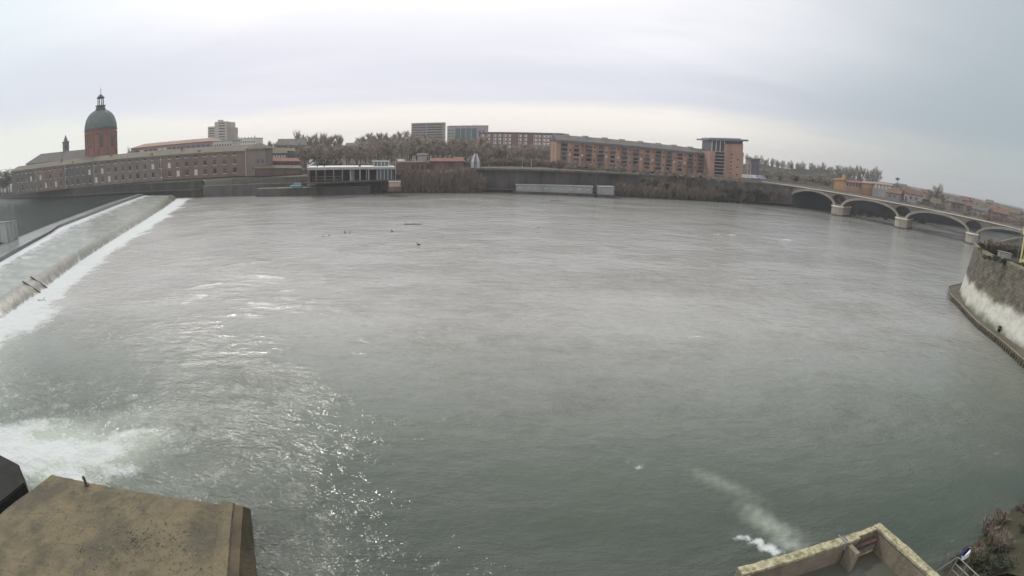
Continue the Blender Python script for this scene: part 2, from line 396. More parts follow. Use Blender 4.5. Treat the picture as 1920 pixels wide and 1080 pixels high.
def water_mat(name, deep, shallow, foamy=True, rough=.10, b1=.30, b2=.36, b3=.5):
    global nt
    m = bpy.data.materials.new(name); m.use_nodes = True; nt = m.node_tree
    b = nt.nodes['Principled BSDF']; tcn = N('ShaderNodeTexCoord'); O = tcn.outputs['Object']
    def noi(sc, det=4, st=(1, 1, 1), rgh=.55, rot=0):
        mp_ = N('ShaderNodeMapping'); mp_.inputs['Scale'].default_value = st; mp_.inputs['Rotation'].default_value = (0, 0, R(rot)); L(O, mp_.inputs[0])
        q = N('ShaderNodeTexNoise'); q.inputs['Scale'].default_value = sc; q.inputs['Detail'].default_value = det; q.inputs['Roughness'].default_value = rgh
        L(mp_.outputs[0], q.inputs[0]); return q.outputs[0]
    patch = SM(noi(.035, 4, (1, 1.8, 1), .6, -25), .38, .62)
    eddy = SM(noi(.22, 4, (1, 1.5, 1), .6, 20), .35, .7)
    base = MIX(patch, deep, shallow)
    h = M('ADD', M('MULTIPLY', noi(.45, 3, (1, 1.4, 1), .5, -20), 1.0), M('MULTIPLY', noi(1.9, 3, (1, 1.5, 1), .6, 15), .42))
    h = M('ADD', h, M('MULTIPLY', noi(6.5, 2, (1, 1.3, 1), .6), .06))
    if foamy:
        tb = N('ShaderNodeAttribute', attribute_name='turb').outputs['Fac']
        h = M('ADD', h, M('MULTIPLY', M('MULTIPLY', noi(1.5, 2, (1, 1.7, 1), .5, 35), tb), .55))
        h = M('ADD', h, M('MULTIPLY', M('MULTIPLY', noi(.5, 5, (.6, 1.4, 1), .66, 4), M('ADD', M('MULTIPLY', patch, 1.3), .2)), 1.7))
    bn = N('ShaderNodeBump'); bn.inputs['Distance'].default_value = .42
    st_ = M('ADD', M('MULTIPLY', M('MULTIPLY', patch, eddy), b2), b1)
    if foamy: st_ = M('ADD', st_, M('MULTIPLY', N('ShaderNodeAttribute', attribute_name='turb').outputs['Fac'], .22))
    L(st_, bn.inputs['Strength']); L(h, bn.inputs['Height'])
    rgh = rough
    if foamy:
        sepo = N('ShaderNodeSeparateXYZ'); L(O, sepo.inputs[0])
        fa = N('ShaderNodeAttribute', attribute_name='foam').outputs['Fac']; mk = N('ShaderNodeAttribute', attribute_name='milk').outputs['Fac']
        base = MIX(M('MULTIPLY', M('MULTIPLY', mk, M('ADD', .80, M('MULTIPLY', SM(noi(.05, 9, (.95, 1.25, 1), .74, 12), .36, .64), .16))), M('ADD', .74, M('MULTIPLY', SM(noi(.9, 8, (.9, 1.3, 1), .74), .3, .7), .22)), clamp=True), base, MIX(SM(sepo.outputs[1], 22, 68), (.42, .465, .385), (.51, .492, .455)))
        fn = M('ADD', M('MULTIPLY', noi(.55, 6, (1, 1, 1), .65, 30), .75), M('MULTIPLY', noi(3.2, 4, (1, 1, 1), .7), .45))
        ff_ = SM(M('SUBTRACT', M('ADD', fa, M('MULTIPLY', fn, 1.1)), 1.0), -.02, .42)
        base = MIX(ff_, base, (.58, .61, .595))
        rr = N('ShaderNodeMapRange'); L(ff_, rr.inputs[0]); rr.inputs[3].default_value = rough; rr.inputs[4].default_value = .8
        L(rr.outputs[0], b.inputs['Roughness'])
    else: b.inputs['Roughness'].default_value = rough
    L(base, b.inputs['Base Color']); b.inputs['IOR'].default_value = 1.33; L(bn.outputs[0], b.inputs['Normal'])
    return m
me.materials.append(water_mat('river_water', (.046, .062, .046), (.078, .088, .072)))

# ------------------------------------------------------------------ banks
BANK = [(-800, 500), (-462, 331), (-332, 281), (-274, 262), (-230, 254), (-174, 240), (-150, 238), (-101, 234.5), (-65, 239), (-16, 248), (35, 252), (92, 260), (143, 263), (236, 260), (420, 268), (900, 300), (2600, 420)]
def zg(x): return 8.6 if x < -40 else (11.4 if x > -10 else 8.6 + 2.8 * (x + 40) / 30)
mb = MB(); near = [(x, y + 2.0, zg(x)) for x, y in resample([(*p, 0) for p in BANK], 160) for x, y in [(x, y)]] if False else [(p.x, p.y + 2.0, zg(p.x)) for p in resample([(*q, 0) for q in BANK], 260)]
far = [(x * 1.25, 2200, z) for x, y, z in near]
mid = [(x * 1.25, y + 260, z) for x, y, z in near]
mb.strip(near, mid); mb.strip(mid, far)
struct(mb.build('ground', ground_m))
def along(pts, z0, z1, th, mb=None, out=0.0):
    """solid along a plan polyline: front on the line (shifted out towards the river), back th behind it"""
    mb = mb or MB(); P = [Vector((p[0], p[1], 0)) for p in pts]; nr = []
    for i in range(len(P)):
        d_ = (P[min(i + 1, len(P) - 1)] - P[max(i - 1, 0)]).normalized(); nr.append(Vector((d_.y, -d_.x, 0)))
    zz = (lambda p, z: z(p.x) if callable(z) else z)
    k = len(mb.v)
    for p, n_ in zip(P, nr):
        f_ = p + n_ * out; b_ = p - n_ * th
        mb.v += [Vector((f_.x, f_.y, zz(p, z0))), Vector((b_.x, b_.y, zz(p, z0))), Vector((b_.x, b_.y, zz(p, z1))), Vector((f_.x, f_.y, zz(p, z1)))]
    for i in range(len(P) - 1):
        a = k + 4 * i; b = a + 4
        for j in range(4): mb.f.append([a + j, b + j, b + (j + 1) % 4, a + (j + 1) % 4])
    mb.f.append([k, k + 1, k + 2, k + 3]); e = k + 4 * (len(P) - 1); mb.f.append([e + 3, e + 2, e + 1, e])
    return mb
def cut(x0, x1, P=BANK, n=None):
    Q = [p for p in P if x0 < p[0] < x1]
    def yy(x):
        for (a, b), (c, d_) in zip(P, P[1:]):
            if a <= x <= c: return b + (d_ - b) * (x - a) / (c - a)
    return [(x0, yy(x0))] + Q + [(x1, yy(x1))]
q = thing('quay_wall', 'dark stone quay wall under the long hospital, left of the weir end', 'quay wall', (-300, 270, 3))
along(cut(-700, -160), -1, lambda x: zg(x) - .25, 2.2).build('wall', mat('green_dark_stone', (.06, .062, .045), (.035, .038, .028), .1, streak=((.10, .09, .065), .2)), q)
along(cut(-700, -160), lambda x: zg(x) - .25, lambda x: zg(x) + .35, 1.2, out=.35).build('coping', quay_stone, q)
along(cut(-420, -160), 4.0, 4.5, .1, out=1.4).build('ledge', quay_stone, q)
q = thing('quay_wall', 'low shaded quay wall below the flat concrete pavilion', 'quay wall', (-110, 237, 3))
along(cut(-159.5, -62), -1, 5.6, 3.0).build('wall', quay_stone, q)
along(cut(-159.5, -62), 5.6, 5.9, 1.0, out=.2).build('coping', quay_top, q)
pale_post = mat('dull_post', (.20, .185, .165), (.15, .14, .125), .5)
walk_m = mat('walkway_concrete', (.15, .135, .10), (.10, .092, .07), .25)
q = thing('quay_wall', 'long dark quay wall with overhanging walkway below the brick apartments', 'quay wall', (40, 253, 3))
along(cut(-22, 152), -1, 10.6, 2.2).build('wall', quay_stone, q)
along(cut(-22, 60), 10.6, 11.5, 1.5, out=2.4).build('walkway_slab', walk_m, q)
along(cut(60.1, 152), 10.6, 11.3, 1.5, out=.4).build('coping', quay_stone, q)
along(cut(-22, 152), 1.4, 1.9, .1, out=2.6).build('ledge', quay_stone, q)
for i in range(12):
    x = -18 + i * 6.3; y = cut(x, x + 1)[0][1] - 2.1
    mb = MB(); mb.box(x - .09, x + .09, y - .09, y + .09, 1.9, 10.6); mb.build('post', pale_post if i % 3 == 0 else quay_stone, q)
q = thing('quay_wall', 'brushy brick quay wall in the middle of the far bank', 'quay wall', (-42, 243, 3))
along(cut(-61.5, -22.5), -1, 9.0, 2.2).build('wall', brick_dark, q)
along(cut(-61.5, -22.5), 9.0, 9.4, 1.0, out=.3).build('coping', quay_top, q)
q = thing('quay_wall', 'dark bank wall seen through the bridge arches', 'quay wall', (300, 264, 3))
along(cut(152.2, 1500), -1, 11.0, 2.2).build('wall', mat('shaded_bank_stone', (.05, .052, .055), (.03, .035, .03), .2), q)  # darkened quay stone: the shade under the bridge arches is put into the colour

# ------------------------------------------------------------------ weir with the calm upper basin
def ext(P, n=1): return P
crestL = [(-69, 8), (-88.8, 57.6), (-95.9, 74.5), (-108.5, 101.3), (-139, 161), (-158, 198), (-180, 238.5)]
s0L = [(-98, 30), (-123, 81.7), (-145.5, 118), (-150, 123), (-156.3, 133.3), (-172, 170), (-189, 206), (-205, 243.5)]
s1L = [(-99.5, 30), (-124.5, 82.4), (-144.5, 116), (-149.5, 124), (-157.4, 133.6), (-173.2, 170.3), (-190.2, 206.4), (-206.2, 243.8)]
edgeL = [(-118, 28), (-149, 98), (-156, 114), (-163, 130), (-179.6, 168.4), (-195, 202), (-211, 244)]
NS = 70
foot, crest, s0, s1, edge = (resample([(*p, z) for p in q], NS) for q, z in ((FOOT, -.4), (crestL, 2.0), (s0L, 2.35), (s1L, 3.2), (edgeL, 3.3)))
def weir_mat(name, c, c2, rough, st, foamattr=False, sc=.5):
    global nt
    m = bpy.data.materials.new(name); m.use_nodes = True; nt = m.node_tree; b = nt.nodes['Principled BSDF']
    tcn = N('ShaderNodeTexCoord'); mp_ = N('ShaderNodeMapping'); mp_.inputs['Rotation'].default_value = (0, 0, R(26)); L(tcn.outputs['Object'], mp_.inputs[0])
    m2 = N('ShaderNodeMapping'); m2.inputs['Scale'].default_value = st; L(mp_.outputs[0], m2.inputs[0])
    q = N('ShaderNodeTexNoise'); q.inputs['Scale'].default_value = sc; q.inputs['Detail'].default_value = 7; q.inputs['Roughness'].default_value = .65; L(m2.outputs[0], q.inputs[0])
    base = MIX(SM(q.outputs[0], .35, .66), c2, c)
    if foamattr:
        fa = N('ShaderNodeAttribute', attribute_name='foam').outputs['Fac']
        k = SM(M('SUBTRACT', M('ADD', fa, q.outputs[0]), .75), -.05, .35); base = MIX(k, base, (.66, .685, .68))
    L(base, b.inputs['Base Color']); b.inputs['Roughness'].default_value = rough; b.inputs['IOR'].default_value = 1.33
    bn = N('ShaderNodeBump'); bn.inputs['Strength'].default_value = .4; bn.inputs['Distance'].default_value = .25; L(q.outputs[0], bn.inputs['Height']); L(bn.outputs[0], b.inputs['Normal'])
    return m
weir = thing('weir', 'long concrete weir spilling white water diagonally across the left of the river', 'weir', (-120, 130, 0))
o_ = weir.location
def grid_part(name, rows, m, foamrow=None):
    n_ = len(rows[0]); me_ = bpy.data.meshes.new(name)
    me_.from_pydata([tuple(Vector(p) - o_) for r_ in rows for p in r_], [], [[j * n_ + i, j * n_ + i + 1, (j + 1) * n_ + i + 1, (j + 1) * n_ + i] for j in range(len(rows) - 1) for i in range(n_ - 1)]); me_.update()
    bm = bmesh.new(); bm.from_mesh(me_); bmesh.ops.recalc_face_normals(bm, faces=bm.faces)
    if sum(f.normal.z for f in bm.faces) < 0: bmesh.ops.reverse_faces(bm, faces=bm.faces)
    bm.to_mesh(me_); bm.free()
    if foamrow is not None:
        a = me_.attributes.new('foam', 'FLOAT', 'POINT'); a.data.foreach_set('value', [f for f in foamrow for _ in range(n_)])
    for p in me_.polygons: p.use_smooth = True
    me_.materials.append(m); o = bpy.data.objects.new(name, me_); COL.objects.link(o); o.parent = weir; return o
def lerp_rows(A, B, ts, zf=None): return [[a.lerp(b, t) + Vector((0, 0, zf(t) if zf else 0)) for a, b in zip(A, B)] for t in ts]
grid_part('upper_sill', lerp_rows(edge, s1, [0, .05, .3, .6, 1], lambda t: -.8 if t == 0 else 0), weir_mat('sill_water', (.26, .28, .25), (.17, .185, .165), .22, (1, .15, 1)))
grid_part('step_wall', lerp_rows(s1, s0, [0, .15, 1], lambda t: .0 if t < .1 else -.02), weir_mat('step_face', (.11, .105, .11), (.06, .058, .062), .5, (1, 1, .3)))
grid_part('plateau', lerp_rows(s0, crest, [0, .08, .2, .4, .6, .8, 1]), weir_mat('plateau_water', (.33, .35, .305), (.22, .235, .205), .25, (.5, 1.0, 1), True, .35), [1.02, .78, .36, .2, .14, .1, .1])
grid_part('apron', lerp_rows(crest, foot, [0, .1, .25, .5, .8, 1], lambda t: .45 * math.sin(math.pi * min(1, t * 1.0)) ), weir_mat('apron_water', (.24, .235, .185), (.155, .155, .12), .3, (.25, 1.4, 1), True, .8), [.06, .0, .05, .12, .3, .95])
for t0, t1, h in ((.250, .212, .5), (.268, .228, .35), (.93, .935, .5), (.955, .96, .45)):      # dark notches across the apron
    a, b = (crest[min(NS - 1, int(t0 * NS))], foot[min(NS - 1, int(t0 * NS))]); mb = MB()
    mb.tube(a + Vector((0, 0, .35)), b.lerp(a, .06) + Vector((0, 0, .35)), .17, .12, 6); mb.build('notch_rib', rust, weir)
mb = MB(); mb.poly([(p.x, p.y, 3.28) for p in edge] + [(-174, 241, 3.28)] + [(x, y, 3.28) for x, y in BANK[::-1] if x < -180] + [(-900, 120, 3.28), (-500, -80, 3.28), (-118, -60, 3.28)])
struct(mb.build('upper_basin_water', water_mat('basin_water', (.018, .028, .022), (.026, .036, .028), False, .25, .10, .08)))
bpy.data.materials['basin_water'].node_tree.nodes['Principled BSDF'].inputs['Specular IOR Level'].default_value = .008
# concrete piers of the fish pass at the left edge
for px0, px1, yt, yb, lab in ((-12, 16, 417, 455, 'pale streaked concrete pier cut by the left edge of the view, in the calm basin'), (17, 25, 416, 450, 'narrow pale concrete pier right beside the wider one at the left edge')):
    A = G(px0, yb, 3.2); B = G(px1, yb, 3.2); zt = AT(px1, yt, math.hypot(B.x, B.y)).z
    t = thing('concrete_pier', lab, 'pier', ((A.x + B.x) / 2, (A.y + B.y) / 2, 3.2))
    F = Face(A, B, (2.5, 2.5), (zt, zt), 2.2); wall(F, 'shaft', mat('limed_concrete', (.52, .53, .50), (.30, .31, .29), .9, stretch=(1, 1, .12)), t); bx(F, 'cap', quay_top, t, -.02, 1.02, 1.0, 1.03, -2.3, .1)

# ------------------------------------------------------------------ stone arch bridge
b1, b3 = Vector((167, 241, 0)), Vector((213, 176, 0)); bd = (b3 - b1).normalized(); bn_ = Vector((bd.y, -bd.x, 0))
if bn_.dot(-b1) < 0: bn_ = -bn_
def s_at(px, py):
    d_ = ray(px, py); a = Vector((d_.x, d_.y)); # solve b1 + s bd = t a
    det = bd.x * -a.y + a.x * bd.y
    return (-b1.x * -a.y + a.x * -b1.y) / det if False else ((-b1.x) * (-a.y) - (-a.x) * (-b1.y)) / (bd.x * (-a.y) - (-a.x) * bd.y)
PS = [s_at(1570, 395), s_at(1690, 415), s_at(1823, 440)]
PS.append(PS[2] + 46); SA = s_at(1468, 365); SE = PS[3] + 44
def bp(s_, z, w=0.0): p = b1 + bd * s_ + bn_ * w; return Vector((p.x, p.y, z))
WID, ZD, ZS, ZC = 13.0, 11.4, 4.4, 10.1
HW = 2.8
arches = [(SA + 5.0, PS[0] - HW)] + [(PS[i] + HW, PS[i + 1] - HW) for i in range(3)] + [(PS[3] + HW, SE - 5)]
def arc(a, c, n_=28, off=0.0):
    m_, h_ = (a + c) / 2, (c - a) / 2
    return [(m_ - (h_ + off) * math.cos(math.pi * i / n_), ZS + (ZC - ZS + off) * math.sin(math.pi * i / n_) ** .9) for i in range(n_ + 1)]
bridge = thing('arch_bridge', 'pale stone road bridge with wide arches and round openings above its piers', 'bridge', bp((SA + SE) / 2, 0, -WID / 2))
outline = [(SA - 14, -1.0), (SA + 5, -1.0)]
for i, (a, c) in enumerate(arches):
    outline += arc(a, c)
    if i < 4: outline += [(c, -1.0 + ZS + .95), (arches[i + 1][0], ZS - .05)] if False else []
outline += [(SE - 5, -1.0), (SE + 30, -1.0), (SE + 30, ZD), (SA - 14, ZD)]
cu = bpy.data.curves.new('tmp', 'CURVE'); cu.dimensions = '2D'; cu.fill_mode = 'BOTH'; cu.extrude = WID / 2
def spl(pts):
    sp_ = cu.splines.new('POLY'); sp_.points.add(len(pts) - 1)
    for p_, q_ in zip(sp_.points, pts): p_.co = (q_[0], q_[1], 0, 1)
    sp_.use_cyclic_u = True
spl(outline)
for s_ in PS: spl([(s_ + 4.3 * math.cos(2 * math.pi * k / 28), 8.15 + 2.55 * math.sin(2 * math.pi * k / 28)) for k in range(28)])
co = bpy.data.objects.new('tmp', cu); COL.objects.link(co)
bme = bpy.data.meshes.new_from_object(co.evaluated_get(bpy.context.evaluated_depsgraph_get()))
for v in bme.vertices:
    s_, z, w = v.co; v.co = bp(s_, z, w - WID / 2) - bridge.location
bpy.data.objects.remove(co); bme.name = 'spandrel_walls'; bme.update()
bm = bmesh.new(); bm.from_mesh(bme); bmesh.ops.remove_doubles(bm, verts=bm.verts, dist=.001); bmesh.ops.recalc_face_normals(bm, faces=bm.faces); bm.to_mesh(bme); bm.free()
bme.materials.clear(); bme.materials.append(bridge_stone)
bo = bpy.data.objects.new('spandrel_walls', bme); COL.objects.link(bo); bo.parent = bridge
for a, c in arches:
    mb = MB()
    for o0, o1, w1 in ((0.02, .55, .25), (.62, 1.15, .35)):
        I, O_ = arc(a, c, 28, o0), arc(a, c, 28, o1); k = len(mb.v)
        for (s0_, z0_), (s1_, z1_) in zip(I, O_): mb.v += [bp(s0_, z0_, 0.02), bp(s1_, z1_, 0.02), bp(s1_, z1_, w1), bp(s0_, z0_, w1)]
        for i in range(28):
            q = k + 4 * i
            for j in range(4): mb.f.append([q + j, q + 4 + j, q + 4 + (j + 1) % 4, q + (j + 1) % 4])
    mb.build('arch_ring', bridge_ring, bridge)
def bbox(name, m, s0_, s1_, z0, z1, w0, w1):
    mb = MB(); mb.hexa([bp(s0_, z0, w1), bp(s1_, z0, w1), bp(s1_, z0, w0), bp(s0_, z0, w0), bp(s0_, z1, w1), bp(s1_, z1, w1), bp(s1_, z1, w0), bp(s0_, z1, w0)]); return mb.build(name, m, bridge)
bbox('cornice', bridge_light, SA - 14, SE + 30, ZD + .003, ZD + .42, -.8, .55)
bbox('cornice', bridge_light, SA - 14, SE + 30, ZD + .003, ZD + .55, -WID - .55, -WID + .8)
bbox('parapet', bridge_brick, SA - 14, SE + 30, ZD + .553, ZD + 1.35, -WID - .2, -WID + .2)
bbox('parapet', bridge_brick, SA - 14, SE + 30, ZD + .423, ZD + .95, -.4, -.1)
bbox('roadway', quay_stone, SA - 14, SE + 30, ZD + .004, ZD + .3, -WID + .8, -.8)
for s_ in PS:
    mb = MB(); pl = [bp(s_ + a, 0, w) for a, w in ((-HW - .5, -WID - .5), (0, -WID - 3.6), (HW + .5, -WID - .5), (HW + .5, .8), (HW * .6, 2.6), (0, 3.4), (-HW * .6, 2.6), (-HW - .5, .8))]
    if (pl[1] - pl[0]).cross(pl[2] - pl[1]).z < 0: pl = pl[::-1]
    mb.prism(pl, -1.5, ZS); p_ = mb.build('pier', bridge_ring, bridge)
    mb = MB(); c_ = bp(s_, 0, -WID / 2); mb.prism([c_ + (v - c_) * 1.06 for v in pl], ZS + .002, ZS + .5); mb.build('pier_cap', bridge_light, p_)
    mb = MB(); mb.prism([c_ + (v - c_) * 1.10 for v in pl], -1.5, .45); mb.build('pier_footing', quay_stone, p_)
mb = MB(); mb.hexa([bp(SA - 16, -1, 1.4), bp(SA + 3.2, -1, 1.4), bp(SA + 3.2, -1, .2), bp(SA - 16, -1, .2), bp(SA - 16, ZD - .1, 1.0), bp(SA + 3.2, ZD - .1, 1.0), bp(SA + 3.2, ZD - .1, .2), bp(SA - 16, ZD - .1, .2)]); mb.build('abutment', bridge_ring, bridge)
#==BUILDINGS==
# ------------------------------------------------------------------ left bank: hospital, domed chapel and what stands behind them
def rng(a, b, n): return [a + (b - a) * (i + .5) / n for i in range(n)]
F = face_px(22, 460, 322, 283, 365, 338, 470, 292, 16, zb=(9, 9))
h = thing('hospital_building', 'very long grey brown hospital with three window rows facing the left riverbank', 'building', F.base())
wall(F, 'wall', hosp_wall, h)
r_ = gable_roof(F, 'roof', hosp_roof, h, 3.1, .7)
for u in (.28, .52, .79): chimney(F, r_, u, -6, 1.2, 4.5, hosp_wall)
pl_m = [mat('grey_plaster', (.165, .145, .125), (.12, .105, .092), .1), mat('pink_brown_brick', (.225, .155, .12), (.17, .115, .09), .1), mat('beige_plaster', (.235, .195, .16), (.175, .14, .115), .1)]
for i, (u0, u1, k) in enumerate(((.0, .165, 0), (.1655, .33, 1), (.3305, .47, 0), (.4705, .74, 2), (.7405, .9995, 1))): bx(F, 'plaster_bay', pl_m[k], h, u0, u1, .0, .962, -.2, .03)
for u in (.165, .33, .47, .74):
    mb = MB(); p = F.P(u, 0, .2); mb.tube((p.x, p.y, 9), (p.x, p.y, F.P(u, .96, 0).z), .16); mb.build('downpipe', white_frame, h)
for u in (.36, .47, .60, .70, .86):
    q_ = F.P(u, 1, -2.2); mb = MB(); mb.box(q_.x - .7, q_.x + .7, q_.y - .9, q_.y + .5, q_.z + .5, q_.z + 1.75); mb.build('roof_light', white_frame if u in (.47, .6) else slate, r_)
us = rng(.03, .985, 33)
windows(F, h, us, [.90, .60, .25], .0092, [.08, .19, .21], lambda i, j: (glass_grey, glass, glass, dark_int, white_frame if j else glass)[(i * 7 + j * 3 + i // 4) % 5], w0=-.3, w1=.07, frame=white_frame)
bx(F, 'cornice', quay_top, h, 0, 1, .965, .995, .02, .5); bx(F, 'string_course', hosp_wall, h, 0, 1, .43, .445, .02, .18)
F2 = face_px(462, 498, 280, 279, 338, 336, 288, 276, 5, zb=9)
w_ = thing('hospital_wing', 'square corner wing with hipped roof at the right end of the long hospital', 'building', F2.base())
wall(F2, 'wall', hosp_wall, w_); gable_roof(F2, 'roof', hosp_roof, w_, 2.6, .8, hip=.42)
windows(F2, w_, [.62, .85], [.55, .25], .13, [.14, .16], glass_grey); bx(F2, 'window', glass, w_, .30, .45, .28, .31, -.2, .06)
bx(F2, 'cornice', quay_top, w_, 0, 1, .965, .995, .02, .5)
mb = MB(); p = F2.P(.0, .9, .35); mb.tube((p.x, p.y, 9), (p.x, p.y, p.z + 2.5), .18); mb.build('downpipe', white_frame, w_)

# domed chapel
c = AT(189, 250, 425); RD = (AT(219, 270, 425) - AT(159, 270, 425)).length / 2
zr = lambda y: AT(189, y, 425).z
ch = thing('domed_chapel', 'round red brick drum under a green copper dome with a tall lantern and spire', 'chapel', (c.x, c.y, 9))
mb = MB(); mb.lathe([(RD * .97, 9), (RD * .97, zr(245))], (c.x, c.y, 0), 32); mb.build('drum', drum_brick, ch)
mb = MB(); z1 = zr(247)
mb.lathe([(RD * .99, z1 - 1.6), (RD * 1.04, z1 - 1.3), (RD * 1.04, z1 - .8), (RD * .99, z1 - .5), (RD * .99, z1 + .4), (RD * 1.05, z1 + .7), (RD * 1.05, z1 + 1.2), (RD * .98, z1 + 1.3)], (c.x, c.y, 0), 32); mb.build('cornice', drum_brick, ch)
zt, zd = zr(206), zr(243)
mb = MB(); mb.lathe([(RD * 1.0 * math.cos(a) ** .80 if a < 1.5 else .5, zd + (zt - zd) * math.sin(a)) for a in [i * .10 for i in range(15)]] + [(RD * .24, zt - .1)], (c.x, c.y, 0), 40); d_ = mb.build('dome', copper, ch, True)
for k in range(16):
    t = 2 * math.pi * k / 16; mb = MB(); pts = []
    for i in range(14):
        a = i * .10; rr = RD * 1.005 * math.cos(a) ** .80; pts.append((c.x + rr * math.cos(t), c.y + rr * math.sin(t), zd + (zt - zd) * math.sin(a)))
    for a, b in zip(pts, pts[1:]): mb.tube(a, b, .22, .2, 4)
    mb.build('rib', copper, d_)
lt = MB(); z0, z1, z2, z3 = zr(206), zr(199), zr(184), zr(177)
lt.lathe([(RD * .32, z0 - .6), (RD * .33, z0 + .6), (RD * .29, z0 + .8), (RD * .27, z1), (RD * .33, z1 + .1), (RD * .33, z1 + .5), (RD * .22, z1 + .6)], (c.x, c.y, 0), 16)
la = lt.build('lantern', lead, ch)
for k in range(8):
    t = 2 * math.pi * (k + .5) / 8; mb = MB(); x, y = c.x + RD * .18 * math.cos(t), c.y + RD * .18 * math.sin(t); mb.tube((x, y, z1 + .5), (x, y, z2), .42, .36, 6); mb.build('column', lead, la)
mb = MB(); mb.lathe([(RD * .21, z2 - .3), (RD * .25, z2), (RD * .25, z2 + .5), (RD * .17, z2 + 1.2), (RD * .10, z3 - .6), (RD * .04, z3), (.12, z3 + .2)], (c.x, c.y, 0), 16); mb.build('cupola', lead, la, True)
mb = MB(); mb.tube((c.x, c.y, z3 - .5), (c.x, c.y, zr(163)), .28, .07); zz = zr(169); mb.tube((c.x - .9, c.y, zz), (c.x + .9, c.y, zz), .1); mb.build('cross_spire', lead, la)
base_a = math.atan2(-c.y, -c.x)
for k in range(8):
    t = base_a + (k) * math.pi / 4 + .02; e = Vector((math.cos(t), math.sin(t), 0)); tn = Vector((-e.y, e.x, 0)); q = Vector((c.x, c.y, 0)) + e * RD * .97
    zb, zt2 = zr(277), zr(257); mb = MB(); n_ = 8; ps = [q - tn * 1.35, q + tn * 1.35]
    pts = [ps[0] + Vector((0, 0, zb)), ps[1] + Vector((0, 0, zb))] + [q + tn * (1.35 * math.cos(a)) + Vector((0, 0, zt2 + 1.35 * math.sin(a))) for a in [i * math.pi / 8 for i in range(9)]]
    k0 = len(mb.v); m_ = len(pts); mb.v += [p + e * .12 for p in pts] + [p - e * .8 for p in pts]; mb.f += [list(range(m_)), list(range(m_, 2 * m_))[::-1]] + [[i, (i + 1) % m_, m_ + (i + 1) % m_, m_ + i] for i in range(m_)]
    mb.build('window', glass, ch)
    t2 = t + math.pi / 8; e = Vector((math.cos(t2), math.sin(t2), 0)); tn = Vector((-e.y, e.x, 0))
    for s_ in (-1.9, 1.9):
        q = Vector((c.x, c.y, 0)) + e * RD * .955 + tn * s_; mb = MB(); zz = zr(247) - 1.7
        mb.hexa([q + tn * a * .55 + e * b + Vector((0, 0, z)) for z in (9.5, zz) for a, b in ((-1, .75), (1, .75), (1, -.2), (-1, -.2))]); mb.build('pilaster', drum_brick, ch)
# nave and slim bell tower left of it
F = face_px(50, 168, 308, 297, 345, 330, 470, 415, 18, zb=9)
t = thing('church_nave', 'long low church roof with grey eaves left of the green dome', 'church', F.base()); wall(F, 'wall', hosp_wall, t); gable_roof(F, 'roof', slate, t, 6.5, .6, hip=.14)
windows(F, t, rng(.05, .95, 9), [.78], .03, .16, glass)
c = AT(123.5, 275, 455); t = thing('bell_tower', 'slim pointed brick bell tower between the church roof and the dome', 'tower', (c.x, c.y, 9))
rr = (AT(130, 275, 455) - AT(117, 275, 455)).length / 2; z1, z2 = AT(123, 267, 455).z, AT(123, 253, 455).z
mb = MB(); mb.lathe([(rr * .9, 9), (rr * .9, z1)], (c.x, c.y, 0), 8); mb.build('shaft', purple_grey, t)
mb = MB(); mb.lathe([(rr, z1 - .3), (rr * 1.1, z1), (rr * 1.1, z1 + .5), (rr * .62, z1 + .9), (rr * .5, z1 + 2.2), (.15, z2)], (c.x, c.y, 0), 8); mb.build('spire', purple_grey, t)
for k in range(4):
    a = base_a + k * math.pi / 2; e = Vector((math.cos(a), math.sin(a), 0)); tn = Vector((-e.y, e.x, 0)); q = Vector((c.x, c.y, 0)) + e * rr * .88; mb = MB()
    mb.hexa([q + tn * a_ * .6 + e * b_ + Vector((0, 0, z)) for z in (z1 - 5, z1 - 2) for a_, b_ in ((-1, .1), (1, .1), (1, -.3), (-1, -.3))]); mb.build('belfry_opening', dark_int, t)
# pink school with a window band
F = face_px(246, 402, 279, 264.5, 300, 288, 430, 400, 22, zb=9)
t = thing('school_building', 'long low pink roofed building with a blue window band behind the hospital', 'building', F.base()); wall(F, 'wall', pink_wall, t); gable_roof(F, 'roof', pink_roof, t, 2.6, .8, hip=.1)
windows(F, t, rng(.05, .96, 16), [.84], .045, .16, lambda i, j: white_frame if i in (1, 5, 6) else glass_blue)
F = face_px(400, 436, 266, 264, 292, 288, 395, 388, 14, zb=9)
t = thing('glazed_annex', 'pale annex with tall glass front right of the pink school', 'building', F.base()); wall(F, 'wall', white_frame, t); bx(F, 'roof', pale_concrete, t, -.03, 1.03, 1.0, 1.03, -14.5, .5)
windows(F, t, rng(.03, .97, 7), [.80], .09, .22, glass_teal)
# tower block far behind, three steps
t = thing('tower_block', 'stepped beige tower block with dark balcony bands far behind the hospital', 'tower block', AT(415, 285, 820))
t.location.z = 9
G1 = face_px(390, 404, 237.5, 237, 285, 285, 820, 815, 18, zb=9); G2 = face_px(403, 425, 229, 227.5, 285, 285, 812, 806, 22, zb=9); G3 = face_px(425, 440, 227.5, 238, 285, 285, 815, 812, 22, zb=9); G3.zt = (G2.zt[1] * .985, G2.zt[1] * .985)
wall(G1, 'low_block', cream, t); wall(G2, 'tall_block', cream, t, w1=1); wall(G3, 'side_block', pink_wall, t, v1=.86); bx(G3, 'stair_head', cream, t, 0, .72, .862, 1.0, -20, -.5); bx(G2, 'lift_housing', cream, t, .2, .5, 1.0, 1.05, -14, -3)
for k in range(8):
    v = .965 - .068 * k; bx(G2, 'balcony_band', dark_int, t, .34, .88, v - .018, v + .012, .5, 1.1); bx(G1, 'balcony_band', dark_int, t, .12, .85, v - .035, v - .008, -.5, .2)
F = face_px(441, 481, 261, 259, 292, 290, 600, 590, 20, zb=9)
